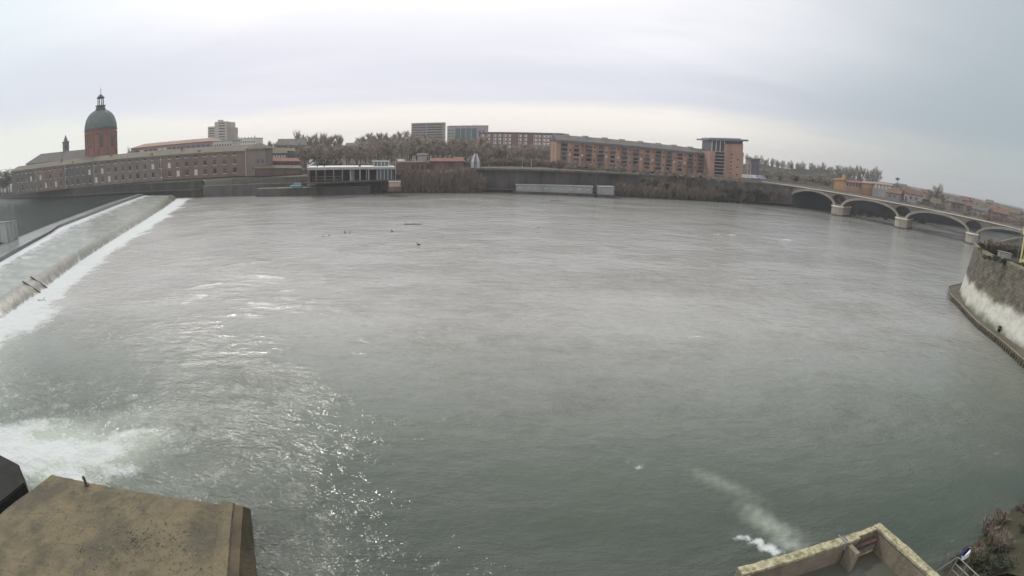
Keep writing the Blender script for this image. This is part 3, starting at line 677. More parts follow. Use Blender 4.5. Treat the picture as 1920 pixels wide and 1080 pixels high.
t = thing('apartment_block', 'small white apartment block with roof chimneys right of the tower block', 'building', F.base()); wall(F, 'wall', white_frame, t); r_ = bx(F, 'roof', pale_concrete, t, -.01, 1.01, 1.0, 1.02, -20.5, .4)
for u in (.1, .22, .38, .55, .7, .85): chimney(F, r_, u, -5, .9, 1.6 + (u * 7) % 1.2, pale_concrete)
windows(F, t, rng(.05, .95, 9), [.86, .70, .54], .05, .07, glass_grey)
# houses stepping down between the hospital wing and the pavilion
def house(lab, pl, pr, t, b, Rr, dep, wm, rm, rise, us=5, vs=(.5,), wm2=glass_grey, hip=0.05, name='house', wu=.09, hv=.3, zb=9, tr=None):
    F = face_px(pl, pr, t, t if tr is None else tr, b, b, Rr, Rr, dep, zb=zb); h_ = thing(name, lab, 'house', F.base()); wall(F, 'wall', wm, h_)
    r__ = gable_roof(F, 'roof', rm, h_, rise, .5, hip=hip)
    if us: windows(F, h_, rng(.05, .95, us), vs, wu, hv, wm2)
    return h_, F, r__
house('small house with a row of white windows and tiled roof right of the corner wing', 500, 538, 288, 325, 300, 12, purple_grey, hosp_roof, 3.0, 7, (.80,), white_frame, wu=.085, hv=.22)
house('narrow purple grey house with a flat eave beside the row of white windows', 539, 552, 284, 320, 305, 12, purple_grey, hosp_roof, 1.6, 2, (.7,))
house('low brown brick house with small dark openings under the white windowed house', 494, 562, 303, 332, 285, 8, brick_dark, red_roof, 1.6, 8, (.72,), dark_int, wu=.035, hv=.22)
house('lowest long brick house along the quay with a dark doorway and pale panel', 478, 566, 316, 341, 274, 7, brick_dark, hosp_roof, 1.3, 0)
F = face_px(478, 566, 316, 316, 341, 341, 274, 274, 7, zb=9)
house('broad grey green roofed house half hidden behind the bare trees left', 520, 575, 273, 310, 370, 16, hosp_wall, slate, 4.5, 5, (.7,))
house('pale house with a flat tiled roof among trees above the pavilion', 648, 690, 274, 305, 380, 14, cream, hosp_roof, 2.2, 5, (.75,))
house('low pink house with a white ridge tucked in trees behind the pavilion', 610, 632, 285, 308, 350, 10, pink_wall, pink_roof, 1.8, 3, (.6,))
house('brown house with a shallow roof crossing the treetops left of the grey slab', 665, 745, 267, 305, 470, 16, pale_concrete, slate, 3.0, 6, (.8,))

# ------------------------------------------------------------------ flat concrete pavilion on the water's edge
F = face_px(576, 741, 314, 313, 346, 346, 240, 240, 14, zb=(5.9, 5.9))
p = thing('concrete_pavilion', 'flat roofed concrete pavilion on pillars with a white roof edge at the far quay', 'pavilion', F.base())
bx(F, 'roof_slab', pale_concrete, p, 0, 1, .83, .965, -14, 0); bx(F, 'roof_edge', white_paint, p, 0, 1, .967, 1.02, -14, .15)
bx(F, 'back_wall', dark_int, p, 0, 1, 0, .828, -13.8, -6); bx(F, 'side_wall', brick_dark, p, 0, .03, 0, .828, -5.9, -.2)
bx(F, 'terrace_wall', quay_stone, p, 0, 1, 0, .10, -5.8, .3)
for i, u in enumerate((.10, .20, .30, .40, .49, .53, .60, .675, .70)): bx(F, 'pillar', pale_concrete if i in (4, 6, 8) else quay_top, p, u - .006, u + .006, .102, .828, -1.6, -.9)
for i in range(10):
    u = .79 + i * .0205; bx(F, 'glass_panel', glass_teal if i % 2 else pale_concrete, p, u, u + .014, .102, .828, -2.2, -2.05)
bx(F, 'grey_panel', pale_concrete, p, .485, .52, .10, .80, -2.6, -2.4)
bx(F, 'roof_vent', black, p, .585, .61, 1.022, 1.09, -3, -1.5); bx(F, 'roof_vent', black, p, .11, .12, 1.022, 1.09, -1, -.2); bx(F, 'roof_vent', black, p, .19, .2, 1.022, 1.09, -1, -.2)
F3 = face_px(693, 735, 302.5, 302.5, 313, 313, 245, 245, 6, zb=AT(715, 313, 240).z + .3)
t = thing('roof_pavilion', 'small glass roof pavilion with thin slab on top of the concrete pavilion', 'pavilion', F3.base()); bx(F3, 'roof_slab', cream, t, .1, .92, .92, 1.08, -6, .4)
bx(F3, 'glass_wall', glass_teal, t, .18, .85, 0, .918, -5.5, -.3)
for u in (.19, .35, .52, .68, .84): bx(F3, 'post', white_frame, t, u - .012, u + .012, 0, .918, -.29, -.1)
a, b = AT(577, 312, 239), AT(589, 305, 239); mb = MB(); mb.tube(a, b, .35, .3, 6); t = tag(mb.build('stair_rail', white_paint), 'slanting white stair beam at the left end of the pavilion roof', 'stair rail')
mb = MB(); q = AT(583, 302, 240)
for k in range(7): mb.tube(q + Vector((random.uniform(-1, 1.2), random.uniform(-.5, .5), random.uniform(-.8, .8))), q + Vector((random.uniform(-1, 1.4), random.uniform(-.5, .5), random.uniform(-.5, 1.4))), .13, .08, 5)
tag(mb.build('metal_sculpture', white_paint), 'tangled white metal sculpture above the left end of the pavilion roof', 'sculpture')
a = AT(742, 338, 238); mb = MB(); mb.tube((a.x, a.y, 6), (a.x, a.y, AT(742, 293, 238).z), .16, .09); t = tag(mb.build('flagpole', cream), 'thin pale flagpole at the right corner of the concrete pavilion', 'pole')
# quay rails sweeping past the lower terrace
for yy, lab in ((330.5, 'upper'), (336, 'lower')):
    mb = MB(); P_ = [AT(x, yy + (640 - x) * .022, 236 + (640 - x) * .10) for x in range(436, 645, 12)]
    for a, b in zip(P_, P_[1:]): mb.tube(a, b, .17, .17, 5)
    for a in P_[::2]: mb.tube((a.x, a.y, 5.9 if a.x > -158 else 8.9), a, .07, .07, 4)
    tag(mb.build('quay_rail', walk_m), lab + ' of two long pale handrails sweeping along the quay left of the pavilion', 'handrail')
zs = AT(556, 352, 250).z
t = thing('landing_stage', 'low dark stone landing stage in front of the quay wall under the blue boat', 'landing stage', (-95, 231, 0))
along(cut(-122, -66), -1, zs - .12, .1, out=6.0).build('platform', quay_stone, t); along(cut(-122, -66), zs - .118, zs, .2, out=6.15).build('kerb', quay_top, t)
F = face_px(547, 565, 344.5, 344, 352, 352, 250, 249, 1.2)
t = thing('blue_boat', 'small light blue boat with a slanted bow lying on the low landing stage', 'boat', F.base())
mb = MB(); P = F.P; mb.hexa([P(.12, 0, 1.2), P(1, 0, 1.0), P(1, 0, -1.2), P(.12, 0, -1.2), P(-.12, .55, 1.4), P(1.08, .55, 1.2), P(1.08, .55, -1.4), P(-.12, .55, -1.4)]); mb.build('hull', sky_blue, t)
mb = MB(); mb.hexa([P(.10, .552, 1.1), P(1.0, .552, 1.0), P(1.0, .552, -1.0), P(.10, .552, -1.0), P(.22, 1.05, .9), P(.98, 1.05, .8), P(.98, 1.05, -.8), P(.22, 1.05, -.8)]); mb.build('cabin', sky_blue, t); bx(F, 'gunwale', white_paint, t, -.1, 1.06, .50, .56, 1.1, 1.6)
F = face_px(576, 592, 339, 339, 348, 348, 250, 250, .3)
t = thing('signboard', 'faded pink and cream signboard standing right of the blue boat', 'sign', F.base()); bx(F, 'panel', pinkish, t, 0, 1, 0, 1, -.15, 0); bx(F, 'frame', quay_top, t, -.03, 1.03, 1.0, 1.06, -.2, .06)
for u in (.15, .85): mb = MB(); q = F.P(u, 0, -.1); mb.tube((q.x, q.y, zs), q, .12, .12, 5); mb.build('leg', wood_dark, t)

# ------------------------------------------------------------------ middle of the far bank
F = face_px(743, 800, 304, 303, 345, 345, 243, 245, 9, zb=8.5)
t = thing('brick_pumphouse', 'dark brick block with red top edge beside the pavilion flagpole', 'building', F.base()); wall(F, 'wall', brick_dark, t, v1=.9); bx(F, 'parapet', red_roof, t, 0, 1, .902, 1.0, -9, .2)
windows(F, t, [.55, .72, .86], [.55], .07, .28, dark_int); bx(F, 'roof', slate, t, .01, .99, .9, .93, -8.8, -.3)
F = face_px(729, 751, 341, 341, 350, 350, 229, 229, 4)
t = thing('brick_kiosk', 'low pinkish brick kiosk at the waterline in front of the dark block', 'kiosk', F.base()); wall(F, 'wall', pinkish, t); bx(F, 'roof', pale_concrete, t, -.04, 1.04, 1.0, 1.08, -4.2, .2); bx(F, 'plinth', brick_dark, t, -.02, 1.02, -1.0, .0, -4, .1)
q = AT(752, 303, 243); t = thing('white_rooftop_boat', 'small white upturned boat lying on the brick block roof', 'boat', q)
mb = MB(); mb.lathe([(.05, -1), (.55, -.6), (.8, 0), (.55, .7), (.05, 1.1)], q, 10)
for v in mb.v: v.x, v.z = q.x + (v.z - q.z) * 1.8, q.z + .5 + (v.x - q.x) * .6
mb.build('hull', white_paint, t); mb = MB(); mb.tube(q + Vector((-1.2, 0, .3)), q + Vector((-2.0, 0, 1.6)), .12); mb.build('keel_post', white_paint, t)
house('grey box shaped house with a small red hatch left of the low red roofs', 783, 800, 291, 306, 262, 8, pale_concrete, slate, .6, 2, (.5,), red_paint, zb=9)
house('low house with a long orange red tiled roof above the brushy bank', 806, 850, 303, 309, 270, 8, brick_dark, red_roof, 1.5, 0, zb=9)
house('bright red roofed house at the right end of the low red roofs', 850, 868, 303, 310, 268, 8, brick_dark, red_roof, 2.0, 0, zb=9)
# striped round tent
white_canvas = mat('dull_canvas', (.55, .54, .53), (.46, .45, .45), .5)
q = AT(892, 303, 268); t = thing('round_tent', 'small round tent with white and dark stripes and a pointed top above the bank', 'tent', (q.x, q.y, 10.5))
rr = (AT(905, 303, 268) - AT(880, 303, 268)).length / 2 * .85; zt, z1 = AT(892, 285, 268).z, AT(892, 304, 268).z
for k in range(10):
    mb = MB(); a0, a1 = 2 * math.pi * k / 10, 2 * math.pi * (k + 1) / 10; k0 = len(mb.v)
    for rad, z in ((rr * .95, 10.5), (rr * .9, z1 + .3), (rr * .48, z1 + (zt - z1) * .6), (rr * .16, zt - .6)): mb.v += [Vector((q.x + rad * math.cos(a), q.y + rad * math.sin(a), z)) for a in (a0, a1)]
    for i in range(3): mb.f.append([k0 + 2 * i, k0 + 2 * i + 1, k0 + 2 * i + 3, k0 + 2 * i + 2])
    mb.build('canvas_panel', purple_grey if k % 2 else white_canvas, t)
mb = MB(); mb.lathe([(rr * .2, zt - .7), (rr * .22, zt - .2), (.1, zt + 1.0)], (q.x, q.y, 0), 10); mb.build('finial', lead, t)

# ------------------------------------------------------------------ slabs and brick apartments
def slab(lab, pl, pr, tl, tr, b, Rl, Rr, dep, wm, name='apartment_slab', zb=11):
    F = face_px(pl, pr, tl, tr, b, b, Rl, Rr, dep, zb=zb); t = thing(name, lab, 'building', F.base()); wall(F, 'wall', wm, t); r__ = bx(F, 'roof', pale_concrete, t, -.004, 1.004, 1.0, 1.015, -dep - .4, .4); return F, t, r__
F, t, r_ = slab('tall grey slab block with horizontal balcony bands behind the bare trees', 771, 835, 232, 230.5, 300, 560, 560, 16, mat('mauve_grey_render', (.34, .30, .31), (.29, .26, .27), .1))
for k in range(9):
    v = .955 - .078 * k; bx(F, 'balcony_band', glass_grey, t, .03, .42, v - .02, v + .012, -.3, .06); bx(F, 'balcony_band', dark_int, t, .46, .90, v - .02, v + .012, -.3, .06); bx(F, 'balcony_rail', cream, t, .455, .905, v - .036, v - .021, -.2, .5)
for u in rng(.04, .96, 12): chimney(F, r_, u, -3, .8, .9, pale_concrete)
F, t, r_ = slab('white and teal glazed slab block right of the tall grey slab', 838, 915, 237, 236, 300, 520, 520, 16, pale_concrete)
bx(F, 'glazed_front', glass_teal, t, .18, .72, .40, .93, -.3, .12)
for k in range(12): u = .19 + .044 * k; bx(F, 'mullion', white_frame if k % 3 == 0 else glass_grey, t, u, u + .006, .40, .93, .12, .25)
for j in range(6):
    for u in (.03, .11): bx(F, 'window', glass, t, u, u + .045, .84 - .095 * j, .88 - .095 * j, -.2, .06)
for j in range(5):
    for u in (.77, .86): bx(F, 'window', glass_grey, t, u, u + .05, .80 - .1 * j, .85 - .1 * j, -.2, .06)
for u in rng(.03, .97, 13): chimney(F, r_, u, -3, .9, .6 + (u * 13) % 1.2, white_frame)
F, t, r_ = slab('long red brown apartment block with paired white windows behind bare trees', 897, 1052, 248, 250.5, 300, 430, 400, 14, red_brown)
for k, us in enumerate(([.05], [.13], [.21, .27, .335, .39], [.52, .585], [.70, .745], [.80, .84, .88])):
    for u in us:
        for j in range(4):
            w_ = bx(F, 'window', white_frame, t, u - .019, u + .019, .84 - .135 * j, .93 - .135 * j, -.3, .1); bx(F, 'pane', glass_grey, w_, u - .013, u - .002, .855 - .135 * j, .91 - .135 * j, .1, .13)
bx(F, 'eave', slate, t, -.01, 1.01, .97, .999, .01, .6)
# big brick block with slate roof and dormers, tower at its right end
F = face_px(1043, 1332, 263, 290, 318, 334, 283, 318, 15, zb=(11.4, 11.4)); z_l, z_r = AT(1043, 252, 290).z, AT(1332, 281, 325).z
t = thing('brick_apartments', 'long orange brick apartment block with dark slate roof and many balconies', 'building', F.base()); wall(F, 'wall', brick, t)
mb = MB(); P = F.P; a, b, c_, d_ = P(-.004, 1, .8), P(1.004, 1, .8), P(1.004, 1, -15.6), P(-.004, 1, -15.6); e, f = P(-.004, 1, -8), P(1.004, 1, -8); e.z, f.z = z_l, z_r
mb.v += [a, b, c_, d_, a + Vector((0, 0, .3)), b + Vector((0, 0, .3)), c_ + Vector((0, 0, .3)), d_ + Vector((0, 0, .3)), e, f]
mb.f += [[3, 2, 1, 0], [0, 1, 5, 4], [1, 2, 6, 5], [2, 3, 7, 6], [3, 0, 4, 7], [4, 5, 9, 8], [6, 7, 8, 9], [5, 6, 9], [7, 4, 8]]; r_ = mb.build('roof', slate, t)
bx(F, 'eave_band', blue_zinc, t, -.003, 1.003, .955, .998, .02, .9)
for u in (.075, .19, .31, .42, .54, .66, .77, .885):
    q = P(u, 1, -7); zz = z_l + (z_r - z_l) * u; mb = MB(); mb.box(q.x - 1.6, q.x + 1.6, q.y - 1, q.y + 1, zz - 1.4, zz + .5); mb.build('dormer', pale_concrete, r_)
grey_brick = mat('grey_brick', (.23, .185, .15), (.18, .145, .12), .2)
grey_log = mat('recessed_bay', (.13, .115, .105), (.085, .08, .075), .3)
for k in range(13):
    u = .045 + k * .0735
    if k % 3 != 1: bx(F, 'bay', grey_brick, t, u - .021 - .004 * (k % 2), u + .0225, .02 + .06 * (k % 4 == 0), .935 - .05 * (k % 4 == 2), -.2, .04)
    for j in range(5):
        v = .84 - .17 * j
        hw_ = (.0165, .0125, .018, .0145)[(k * 3 + j // 2) % 4]; l_ = bx(F, 'loggia', (dark_int, glass_grey, grey_log, dark_int, grey_log)[(k * 2 + j * 3 + k // 3) % 5], t, u - hw_, u + hw_, v - .05, v + .045, -.4, .05)
        if (k + j) % 4 != 3: bx(F, 'balcony_slab', pale_concrete, l_, u - .018, u + .018, v - .068, v - .05, -.1, 1.0)
    for j in range(4):
        if (k * 5 + j) % 3: bx(F, 'window', (glass_grey, white_frame, glass)[(k * 3 + j * 2) % 3], t, u + .030, u + .040, .80 - .17 * j, .87 - .17 * j, -.2, .06)
    bx(F, 'pilaster', mat('brick_orange', (.40, .19, .10), (.33, .155, .09), .2), t, u + .0455, u + .0505, 0, .93, .0, .35)
F = face_px(1330, 1393, 283, 286, 340, 342, 306, 314, 18, zb=(11.4, 11.4)); zt = AT(1362, 263, 310).z
t = thing('brick_tower', 'brick corner tower with glazed top floor under a wide flat roof', 'building', F.base()); wall(F, 'wall', brick, t)
dz = (zt - F.zt[0]) / (F.zt[0] - 11.4)
bx(F, 'glazed_floor', mat('smoked_glass', (.07, .08, .10), (.045, .05, .065), .2, rough=.3, spec=.4), t, .04, .96, 1.0, 1.0 + dz * .86, -17, -.5); bx(F, 'brick_core', brick, t, .40, .97, 1.001, 1.0 + dz * .62, -16, -.2)
for u in (.04, .16, .28, .40): bx(F, 'post', white_frame, t, u, u + .02, 1.0, 1.0 + dz * .86, -.49, -.3)
bx(F, 'flat_roof', blue_zinc, t, -.10, 1.08, 1.0 + dz * .861, 1.0 + dz * 1.0, -19, 1.6); bx(F, 'roof_edge', pale_concrete, t, -.02, .9, 1.0 + dz * 1.001, 1.0 + dz * 1.08, -15, -1)
for j in range(7): v = .93 - .128 * j; l_ = bx(F, 'loggia', dark_int, t, .16, .42, v - .05, v + .04, -.4, .06); bx(F, 'balcony_slab', pale_concrete, l_, .14, .44, v - .075, v - .05, -.1, 1.1)
for j in range(6): bx(F, 'window', glass_grey, t, .60, .66, .88 - .14 * j, .93 - .14 * j, -.2, .06); bx(F, 'window', glass, t, .80, .86, .84 - .14 * j, .88 - .14 * j, -.2, .06) if j % 2 else None
# moored pale barges
for pl, pr, tp, bt, lab in ((966, 1113, 347, 356.5, 'long pale grey moored barge below the walkway on the far quay'), (1123, 1152, 350.5, 358.5, 'short pale moored barge right behind the long one')):
    F = face_px(pl, pr, tp, tp + (pr - pl) * .024, bt, bt + (pr - pl) * .024, 243, 245, 5, zb=(.5, .5)); t = thing('moored_barge', lab, 'barge', F.base()); t.location.z = 0
    mb = MB(); P = F.P; Lb = F.len; e = 1.2 / Lb
    mb.hexa([P(e, -.6, -.2), P(1 - e, -.6, -.2), P(1 - e, -.6, -4.8), P(e, -.6, -4.8), P(-e, .2, .3), P(1 + e, .2, .3), P(1 + e, .2, -5.3), P(-e, .2, -5.3)]); mb.build('hull', quay_stone, t)
    bx(F, 'cabin', mat('pale_barge_paint', (.33, .33, .325), (.24, .25, .25), .25, stretch=(1, 1, .3)), t, .01, .99, .202, 1.0, -4.6, -.3); bx(F, 'cabin_roof', pale_concrete, t, 0, 1, 1.0, 1.06, -4.9, .0)
    for u in rng(.02, .98, int(Lb / 4)): bx(F, 'window', pale_concrete, t, u - .9 / Lb, u + .9 / Lb, .50, .80, -.35, -.25)
# ------------------------------------------------------------------ right of the tower
house('low purple grey house with flat roof right of the brick tower', 1408, 1424, 299, 332, 335, 14, purple_grey, slate, .8, 2, (.7,), glass_grey, zb=11.4)
house('narrow beige house in the gap beside the brick tower', 1397, 1407, 297, 332, 345, 12, cream, slate, .6, 2, (.8, .5), white_frame, zb=11.4, wu=.25, hv=.12)
def van(px, py, Rr, m, lab, Lv=4.6, grp=None):
    q = AT(px, py, Rr); t = thing('parked_van', lab, 'van', (q.x, q.y, q.z), grp); mb = MB(); x, y, z = q
    mb.hexa([(x - Lv / 2, y - .9, z + .35), (x + Lv / 2, y - .9, z + .35), (x + Lv / 2, y + .9, z + .35), (x - Lv / 2, y + .9, z + .35), (x - Lv / 2, y - .85, z + 2.1), (x + Lv / 2 - 1.2, y - .85, z + 2.1), (x + Lv / 2 - 1.2, y + .85, z + 2.1), (x - Lv / 2, y + .85, z + 2.1)])
    mb.build('body', m, t); mb = MB(); mb.box(x + .3, x + Lv / 2 - 1.3, y - .93, y - .86, z + 1.35, z + 1.9); mb.build('side_window', glass, t)
    for dx in (-1.4, 1.4):
        for dy in (-.75, .75): mb = MB(); mb.tube((x + dx, y + dy - .12, z + .34), (x + dx, y + dy + .12, z + .34), .34, .34, 10); mb.build('wheel', black, t)
van(1398, 334.5, 300, white_paint, 'white van parked closest to the brick tower foot'); van(1407, 335, 300, white_paint, 'white van parked second from the brick tower'); van(1416, 335.5, 300, white_paint, 'white van parked third from the brick tower'); van(1428, 336.5, 300, mat('lilac_paint', (.45, .44, .60), (.4, .39, .55), 1), 'pale lilac van parked last in the row by the bridge')
for px, yt, yb in ((1400.5, 303, 336), (1406, 306, 336)):
    q = AT(px, yb, 297); zt = AT(px, yt, 297).z; t = thing('lamp_post', ('taller' if yt == 303 else 'shorter') + ' thin pale lamp post among the vans by the brick tower', 'lamp post', q)
    mb = MB(); mb.tube(q, (q.x, q.y, zt), .14, .09); mb.build('pole', white_frame, t); mb = MB(); mb.tube((q.x - .1, q.y, zt), (q.x + 1.2, q.y, zt + .2), .1, .08); mb.box(q.x + .9, q.x + 1.7, q.y - .2, q.y + .2, zt + .1, zt + .3); mb.build('lamp_head', steel, t)
# ochre house and terrace beyond the bridge
h_, F, r_ = house('bright ochre house with one chimney behind the bridge', 1563, 1584, 338, 361, 345, 12, ochre, red_roof, 1.2, 2, (.6,), cream, zb=11, tr=338)
chimney(F, r_, .86, -3, 1.8, 3.4, ochre)
house('pinkish terrace house with a row of small windows right of the ochre house', 1584, 1616, 341, 366, 345, 12, mat('dusty_pink_render', (.40, .28, .21), (.34, .24, .19), .2), red_roof, 1.0, 5, (.8,), glass_grey, zb=11, tr=344)
house('orange brick terrace house with pale upper windows above the bridge', 1616, 1636, 343, 368, 340, 12, mat('orange_brick', (.42, .24, .13), (.34, .20, .12), .2), pink_roof, 1.0, 4, (.8,), cream, zb=11, tr=345)
house('long grey beige terrace house at the right end of the row', 1636, 1672, 344, 374, 332, 12, pale_concrete, pink_roof, 1.0, 5, (.85,), white_frame, zb=11, tr=349)
q = AT(1681, 356, 330); zt = AT(1681, 335, 330).z; t = thing('round_headed_mast', 'tall thin mast with a round blue white head above the bridge', 'mast', q)
mb = MB(); mb.tube((q.x, q.y, 11), (q.x, q.y, zt), .22, .16); mb.build('pole', purple_grey, t); mb = MB(); mb.lathe([(.2, zt - .8), (1.2, zt - .5), (1.35, zt + .1), (1.0, zt + .6), (.2, zt + .8)], (q.x, q.y, 0), 12); mb.build('head', blue_zinc, t)
#==TREES==
# ------------------------------------------------------------------ bare winter trees
def skeleton(seed, H=12.0, spread=.42, upright=.75, n_limb=9):
    rnd = random.Random(seed); mb = MB(); tips = []
    pts = [Vector((0, 0, 0))]
    for i in range(1, 6): pts.append(Vector((rnd.uniform(-.18, .18) * i * .5, rnd.uniform(-.18, .18) * i * .5, H * .68 * i / 5)))
    for i in range(5): mb.tube(pts[i], pts[i + 1], .22 * (1 - i * .16), .22 * (1 - (i + 1) * .16), 6)
    for k in range(n_limb):
        t = .14 + .84 * k / n_limb; i = min(4, int(t * 5)); p = pts[i].lerp(pts[i + 1], t * 5 - i)
        a = k * 2.4 + rnd.uniform(-.4, .4); e = Vector((math.cos(a), math.sin(a), 0)); Ln = H * (.46 - .18 * t) * rnd.uniform(.8, 1.15)
        d1 = (e * spread + Vector((0, 0, upright))).normalized(); q = p + d1 * Ln * .5; d2 = (d1 + Vector((rnd.uniform(-.3, .3), rnd.uniform(-.3, .3), .35))).normalized(); r__ = q + d2 * Ln * .6
        mb.tube(p, q, .10, .07, 5); mb.tube(q, r__, .07, .03, 5); tips += [(p, q), (q, r__), (q, r__)]
        for _ in range(2):
            d3 = (d2 + Vector((rnd.uniform(-.8, .8), rnd.uniform(-.8, .8), rnd.uniform(-.1, .5)))).normalized(); s__ = q + d3 * Ln * .5; mb.tube(q, s__, .05, .02, 4); tips.append((q, s__))
    tips.append((pts[4], pts[5])); return mb, tips
def twigs(tips, seed, n, ln=1.6, wd=.10, up_=.5):
    rnd = random.Random(seed + 99); mb = MB()
    for _ in range(n):
        a, b = rnd.choice(tips); p = a.lerp(b, rnd.random() ** .7)
        d = ((b - a).normalized() * .7 + Vector((rnd.gauss(0, .55), rnd.gauss(0, .55), rnd.gauss(up_, .4)))).normalized(); l_ = ln * rnd.uniform(.4, 1.25)
        w = d.cross(Vector((rnd.gauss(0, 1), rnd.gauss(0, 1), rnd.gauss(0, 1)))).normalized() * wd * rnd.uniform(.6, 1.2)
        k = len(mb.v); mb.v += [p - w, p + w, p + d * l_]; mb.f.append([k, k + 1, k + 2])
        if rnd.random() < .6:
            m_ = p + d * l_ * .4; d2 = (d + Vector((rnd.gauss(0, .5), rnd.gauss(0, .5), rnd.gauss(.2, .3)))).normalized(); k = len(mb.v); mb.v += [m_ - w * .7, m_ + w * .7, m_ + d2 * l_ * .7]; mb.f.append([k, k + 1, k + 2])
    return mb
def bare_proto(seed, mt, n=900, spread=.42, upright=.75, ln=1.6, wd=.10, up_=.5):
    t = thing('bare_tree', 'x', 'tree', (0, 0, 0)); a, tips = skeleton(seed, spread=spread, upright=upright)
    a.build('trunk', bark, t); twigs(tips, seed, n, ln, wd, up_).build('crown', mt, t); return t
def leafy_crown(seed, n, rad, zc, zr_, size):
    rnd = random.Random(seed); mb = MB(); cs = [(Vector((rnd.gauss(0, .5) * rad, rnd.gauss(0, .5) * rad, zc + rnd.uniform(-.8, .8) * zr_)), rnd.uniform(.3, .6) * rad) for _ in range(14)]
    for _ in range(n):
        c, r__ = rnd.choice(cs); d = Vector((rnd.gauss(0, 1), rnd.gauss(0, 1), rnd.gauss(0, 1))).normalized(); p = c + d * r__ * rnd.random() ** .4
        u = Vector((rnd.gauss(0, 1), rnd.gauss(0, 1), rnd.gauss(0, .6))).normalized(); v = u.cross(d).normalized(); s_ = size * rnd.uniform(.5, 1.3); k = len(mb.v)
        mb.v += [p - u * s_, p + v * s_ * .5, p + u * s_, p - v * s_ * .5]; mb.f.append([k, k + 1, k + 2, k + 3])
    return mb
def leafy_proto(seed, m, rad=3.2, H=12.0):
    t = thing('leafy_tree', 'x', 'tree', (0, 0, 0)); mb = MB(); mb.tube((0, 0, 0), (.1, 0, H * .55), .25, .12); rnd = random.Random(seed)
    for k in range(5): a = k * 1.3; mb.tube((0, 0, H * .3), (math.cos(a) * rad * .6, math.sin(a) * rad * .6, H * .62), .1, .04, 5)
    mb.build('trunk', bark, t); leafy_crown(seed, 1500, rad, H * .62, H * .34, .28).build('crown', m, t); return t
def shrub_proto(seed, m, leafy=False):
    t = thing('shrub', 'x', 'shrub', (0, 0, 0)); rnd = random.Random(seed); mb = MB(); tips = []
    for k in range(16):
        a = rnd.uniform(0, 6.3); e = Vector((math.cos(a), math.sin(a), 0)) * rnd.uniform(.1, .8); p = e * 1.2; q = p + e * rnd.uniform(.4, 1.4) + Vector((0, 0, rnd.uniform(1.6, 3.4))); mb.tube(p, q, .06, .02, 4); tips.append((p, q))
    mb.build('stems', bark, t); (leafy_crown(seed, 900, 1.7, 1.7, 1.3, .2) if leafy else twigs(tips, seed, 520, 1.1, .07, .6)).build('foliage', m, t); return t
upr = [bare_proto(i, twig_m, 620, .26, 1.05, 2.3, .075, 1.3) for i in (1, 2, 3)]
rnd_ = [bare_proto(i, twig_m, 1100, .55, .6) for i in (11, 12, 13, 14)]
farp = [bare_proto(i, twig_far, 620, .42, .8, 1.9, .08, .9) for i in (21, 22, 23)]
lea = [leafy_proto(i, leaf_m) for i in (31, 32)]
shr = [shrub_proto(i, brush_m) for i in (41, 42, 43, 44, 45)]
shl = [shrub_proto(i, leaf_m, True) for i in (51, 52)]
used = set()
def plant(protos, x, y, zb, h, label, group, ref=12.0, wide=1.0):
    p = random.choice(protos); o = copy_tree(p) if p.name in used else p; used.add(p.name)
    o.location = (x, y, zb); s_ = h / ref; w = s_ * wide * random.uniform(.75, 1.35); o.scale = (w, w, s_); o.rotation_euler.z = random.uniform(0, 6.28); o['label'] = label; o['group'] = group; return o
def row(protos, n, x0, x1, top, Rr, label, group, zb=11.0, jit=3.0, wide=1.0, rj=25):
    for i in range(n):
        px = x0 + (x1 - x0) * (i + .5) / n + random.uniform(-1, 1) * jit; R_ = Rr + random.uniform(-rj, rj)
        f = (px - x0) / (x1 - x0); yt = top[0] + (top[1] - top[0]) * f + random.uniform(-2.5, 3.5)
        q = AT(px, yt, R_); plant(protos, q.x, q.y, zb, max(3, (q.z - zb) * random.choice((.78, .9, 1, 1, 1.06))), label, group, wide=wide)
row(upr + rnd_, 14, 553, 642, (249, 247), 395, 'bare upright tree in the tall feathery row behind the concrete pavilion', 'tall bare trees behind the pavilion', wide=.9)
row(rnd_, 4, 500, 532, (262, 266), 380, 'bare round tree between the white apartment block and the pavilion treetops', 'bare trees right of the white block')
row(rnd_, 15, 556, 700, (266, 270), 315, 'bare grey brown tree in the wood behind the pavilion roof', 'bare wood behind the pavilion', rj=20, wide=1.25)
row(rnd_, 12, 682, 772, (249, 246), 450, 'bare tree just left of the tall grey slab block', 'bare trees left of the grey slab', wide=1.1)
row(rnd_, 12, 665, 775, (264, 258), 335, 'bare brown tree between the pavilion flagpole and the grey slab', 'bare wood below the grey slab', rj=25, wide=1.3)
row(rnd_, 18, 770, 912, (255, 258), 330, 'bare brown tree standing before the two tall slab blocks', 'bare trees before the slab blocks', rj=25, wide=1.3)
row(rnd_, 17, 900, 1056, (265, 269), 325, 'bare brown tree hiding the lower floors of the red brown block', 'bare trees before the red brown block', rj=22, wide=1.25)
row(upr, 9, 1050, 1340, (298, 318), 283, 'thin bare tree at the foot of the brick apartments', 'thin trees before the brick apartments', rj=6, zb=11.3, wide=.9)
row(rnd_, 17, 1060, 1400, (300, 328), 271, 'low bare tree rising from the embankment before the brick apartments', 'low trees on the embankment', rj=3, zb=9.5, wide=1.5)
row(farp, 22, 1398, 1510, (290, 302), 480, 'pale leafless tree on the skyline right of the brick tower', 'pale trees right of the brick tower', zb=16, wide=.9)
row(farp, 24, 1516, 1652, (303, 318), 470, 'pale leafless tree on the skyline above the ochre house', 'pale trees above the ochre house', zb=14, wide=1.1)
row(rnd_, 30, 1400, 1570, (314, 332), 390, 'low bare tree on the wooded slope behind the bridge end', 'trees on the slope behind the bridge', zb=11, wide=1.6)
